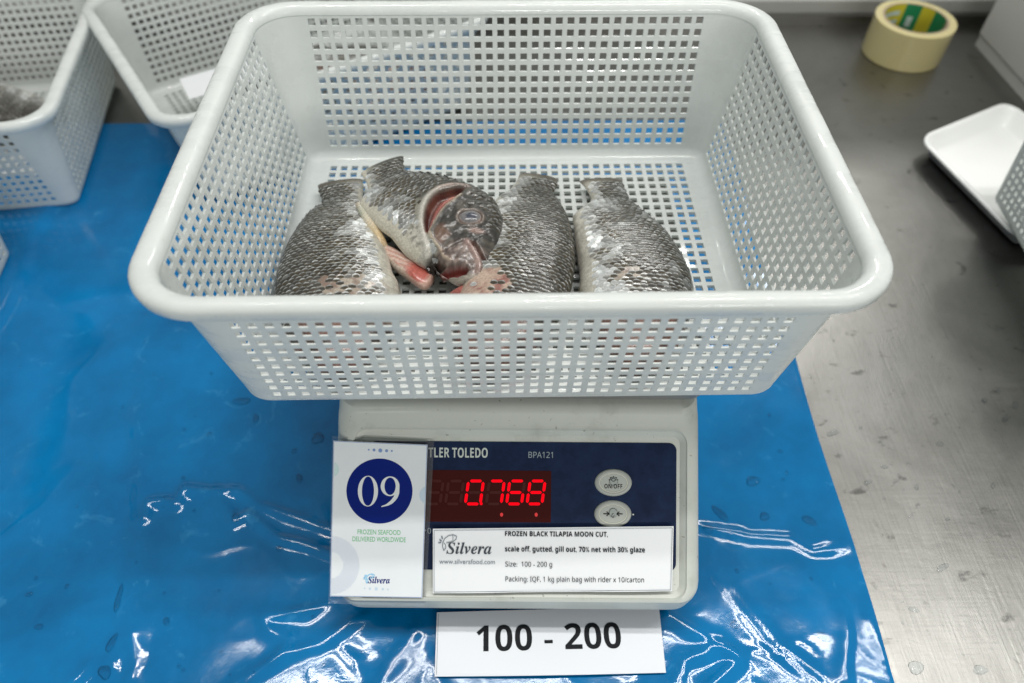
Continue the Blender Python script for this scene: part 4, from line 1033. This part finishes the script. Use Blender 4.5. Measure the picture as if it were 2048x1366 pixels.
# local frame along the two edges seen: corner at left, one edge going back right, one going forward
c_, e1, e2 = np.array([423., 252.]), np.array([.88, .47]), np.array([.22, -.975])
e1 /= np.hypot(*e1); e2 /= np.hypot(*e2)
def tray_ring(off, z, r_=16, n=6):
    P = rrect(-off, -off, 132 + off, 165 + off, max(r_ + off, 2), n)
    Q = np.array([(472., 314.), (606., 384.), (660., 160.), (509., 146.)]); out = []
    for u_, v_ in P:
        a, b = u_ / 132, v_ / 165
        p = Q[0] * (1 - a) * (1 - b) + Q[1] * a * (1 - b) + Q[2] * a * b + Q[3] * (1 - a) * b; out.append((p[0], p[1], z))
    return out
pf = [(-30, 3.5), (-18, 3.5), (-14, 4.2), (-11, 7), (-4.2, 20), (-2.6, 22.3), (0, 23), (1.6, 22), (2, 20), (.8, 18.7), (-2.4, 18.5), (-9, 6), (-13, 1.5), (-30, .6)]
V = []
for of, z in pf: V += tray_ring(of, z)
nn_ = len(tray_ring(0, 0)); F = grid_faces(len(pf), nn_, 0, True) + [tuple(range(nn_)), tuple(range((len(pf) - 1) * nn_, len(pf) * nn_))]
M_TRAY = mat("tray_white", (.80, .81, .80), .3)
o = obj("tray_dish", V, F, M_TRAY, tr, True)
bm = bmesh.new(); bm.from_mesh(o.data); bmesh.ops.recalc_face_normals(bm, faces=bm.faces); bm.to_mesh(o.data); bm.free()
# white box
bxx = thing("white_box", "big white cabinet with a skirt line, cut off by the frame", "box", (641.8, 555.8, T0), -1.5338)
V = []
for z, e in ((0.5, -2), (16, -2), (18, 0), (236, 0), (240, -3)): V += [(x, y, z) for x, y in rrect(0 - e, 2 - e, 260 + e, 260 + e, 6 + e, 4)]
n_ = len(rrect(0, 0, 30, 30, 5, 4)); o = obj("cabinet", V, grid_faces(5, n_, 0, True) + [tuple(range(4 * n_, 5 * n_))], mat("cabinet_white", (.56, .56, .54), .45), bxx); smooth_by_angle(o.data, 30)

# ------------------------------------------------------------------ water drops
DROPS_F = [(-157.3, -60.1, 4.2, 5.5, .2), (-227.5, -22.1, 7.5, 3.2, .15), (-174.5, -71.6, 2.0, 2.0, 0), (-277.7, -188.9, 2.0, 9.0, .1), (-272.5, -218.8, 2.2, 7.0, -.3), (-271.2, -237.0, 4.2, 4.6, 0), (-208.2, -129.6, 3.0, 3.2, 0),
 (190.7, -104.3, 6.3, 3.4, .1), (159.5, -131.4, 3.2, 7.0, .6), (147.5, -144.2, 3.4, 3.6, 0), (192.8, -134.0, 4.0, 2.8, 0), (226.1, -137.4, 4.8, 3.2, -.5), (153.6, -213.4, 3.4, 2.8, 0), (212.4, -222.7, 4.6, 2.8, -.3), (-171.6, -153.9, 2.4, 1.8, 0),
 (-247.3, -54.0, 2.2, 1.6, 0), (-342.5, -184.3, 2.4, 1.6, .4), (-326.7, -207.0, 3.0, 1.8, .2), (-166.4, -96.5, 2.2, 4.2, .2), (219.3, -77.7, 1.8, 1.6, 0), (-240, -205, 1.8, 3.6, .4), (-212, -40, 2.4, 4.8, .5)]
DROPS_S = [(269.3, -243.1, 6.0, 3.6, .2), (353.0, -71.8, 3.0, 2.0, .3), (432.4, -34.7, 5, 2.4, .8), (281.8, -105.8, 3.2, 2.0, .4), (314.1, -175.1, 5.0, 2.2, .5), (311.7, -245.4, 5.2, 2.6, .2), (268, -60, 5.5, 2.2, .3), (300, -92, 2.6, 1.5, .2), (380, -110, 3.0, 1.6, .6), (282, -205, 3.2, 1.8, -.3), (418, -48, 5, 2, .9), (424, -20, 4, 2, .7), (408, -30, 4, 1.8, .8)]
def drop_mesh(rx, ry, h, seed):
    r = np.random.RandomState(seed); V = []; n = 22; ph1, ph2 = r.uniform(0, 6.28, 2)
    for s_, z in ((1.0, -.3), (.995, .12), (.93, .48), (.78, .78), (.5, .95), (.2, .995), (.01, 1.0)):
        for k_ in range(n):
            a = 2 * math.pi * k_ / n; w_ = 1 + .14 * math.sin(2 * a + ph1) + .08 * math.sin(3 * a + ph2)
            V.append((rx * s_ * w_ * math.cos(a), ry * s_ * w_ * math.sin(a), h * z if z > 0 else -.5))
    return V, grid_faces(7, n, 0, True)
for DS, lab_, grp in ((DROPS_F, "clear water drop beaded on the blue film", "water drops on the blue film"), (DROPS_S, "clear water drop beaded on the bare steel table", "water drops on the steel")):
    for i, (x, y, rx, ry, a) in enumerate(DS):
        V, F = drop_mesh(rx, ry, min(rx, ry) * .36, i + len(DS))
        o = obj("water_drop", V, F, M_WATER, None, True)
        zf = float(film_height(np.array([x]), np.array([y]))[0]) if DS is DROPS_F else 0.05
        o.location = W((x, y, T0 + zf)); o.rotation_euler = (0, 0, a); tag(o, lab_, "water drop", grp)
parts = []
r = np.random.RandomState(3)
for i in range(150):
    if i < 90:
        x, y = r.uniform(-460, 235), r.uniform(-255, 60)
        if -125 < x < 125 and y > -215: continue
        z = float(film_height(np.array([x]), np.array([y]))[0]); s_ = r.uniform(.4, 1.4)
    else:
        x, y = r.uniform(262, 470), r.uniform(-260, 120); z = .05; s_ = r.uniform(.5, 1.6)
    V, F = drop_mesh(s_, s_ * r.uniform(.7, 1.4), s_ * .5, i); parts.append(([(a + x, b + y, c + z) for a, b, c in V], F))
V, F = join_vf(parts); o = obj("fine_water_spatter", V, F, M_WATER, None, True); o.location = W((0, 0, T0)); o['kind'] = 'stuff'
o['label'] = "tiny water spatter over the film and the steel"; o['category'] = "water"
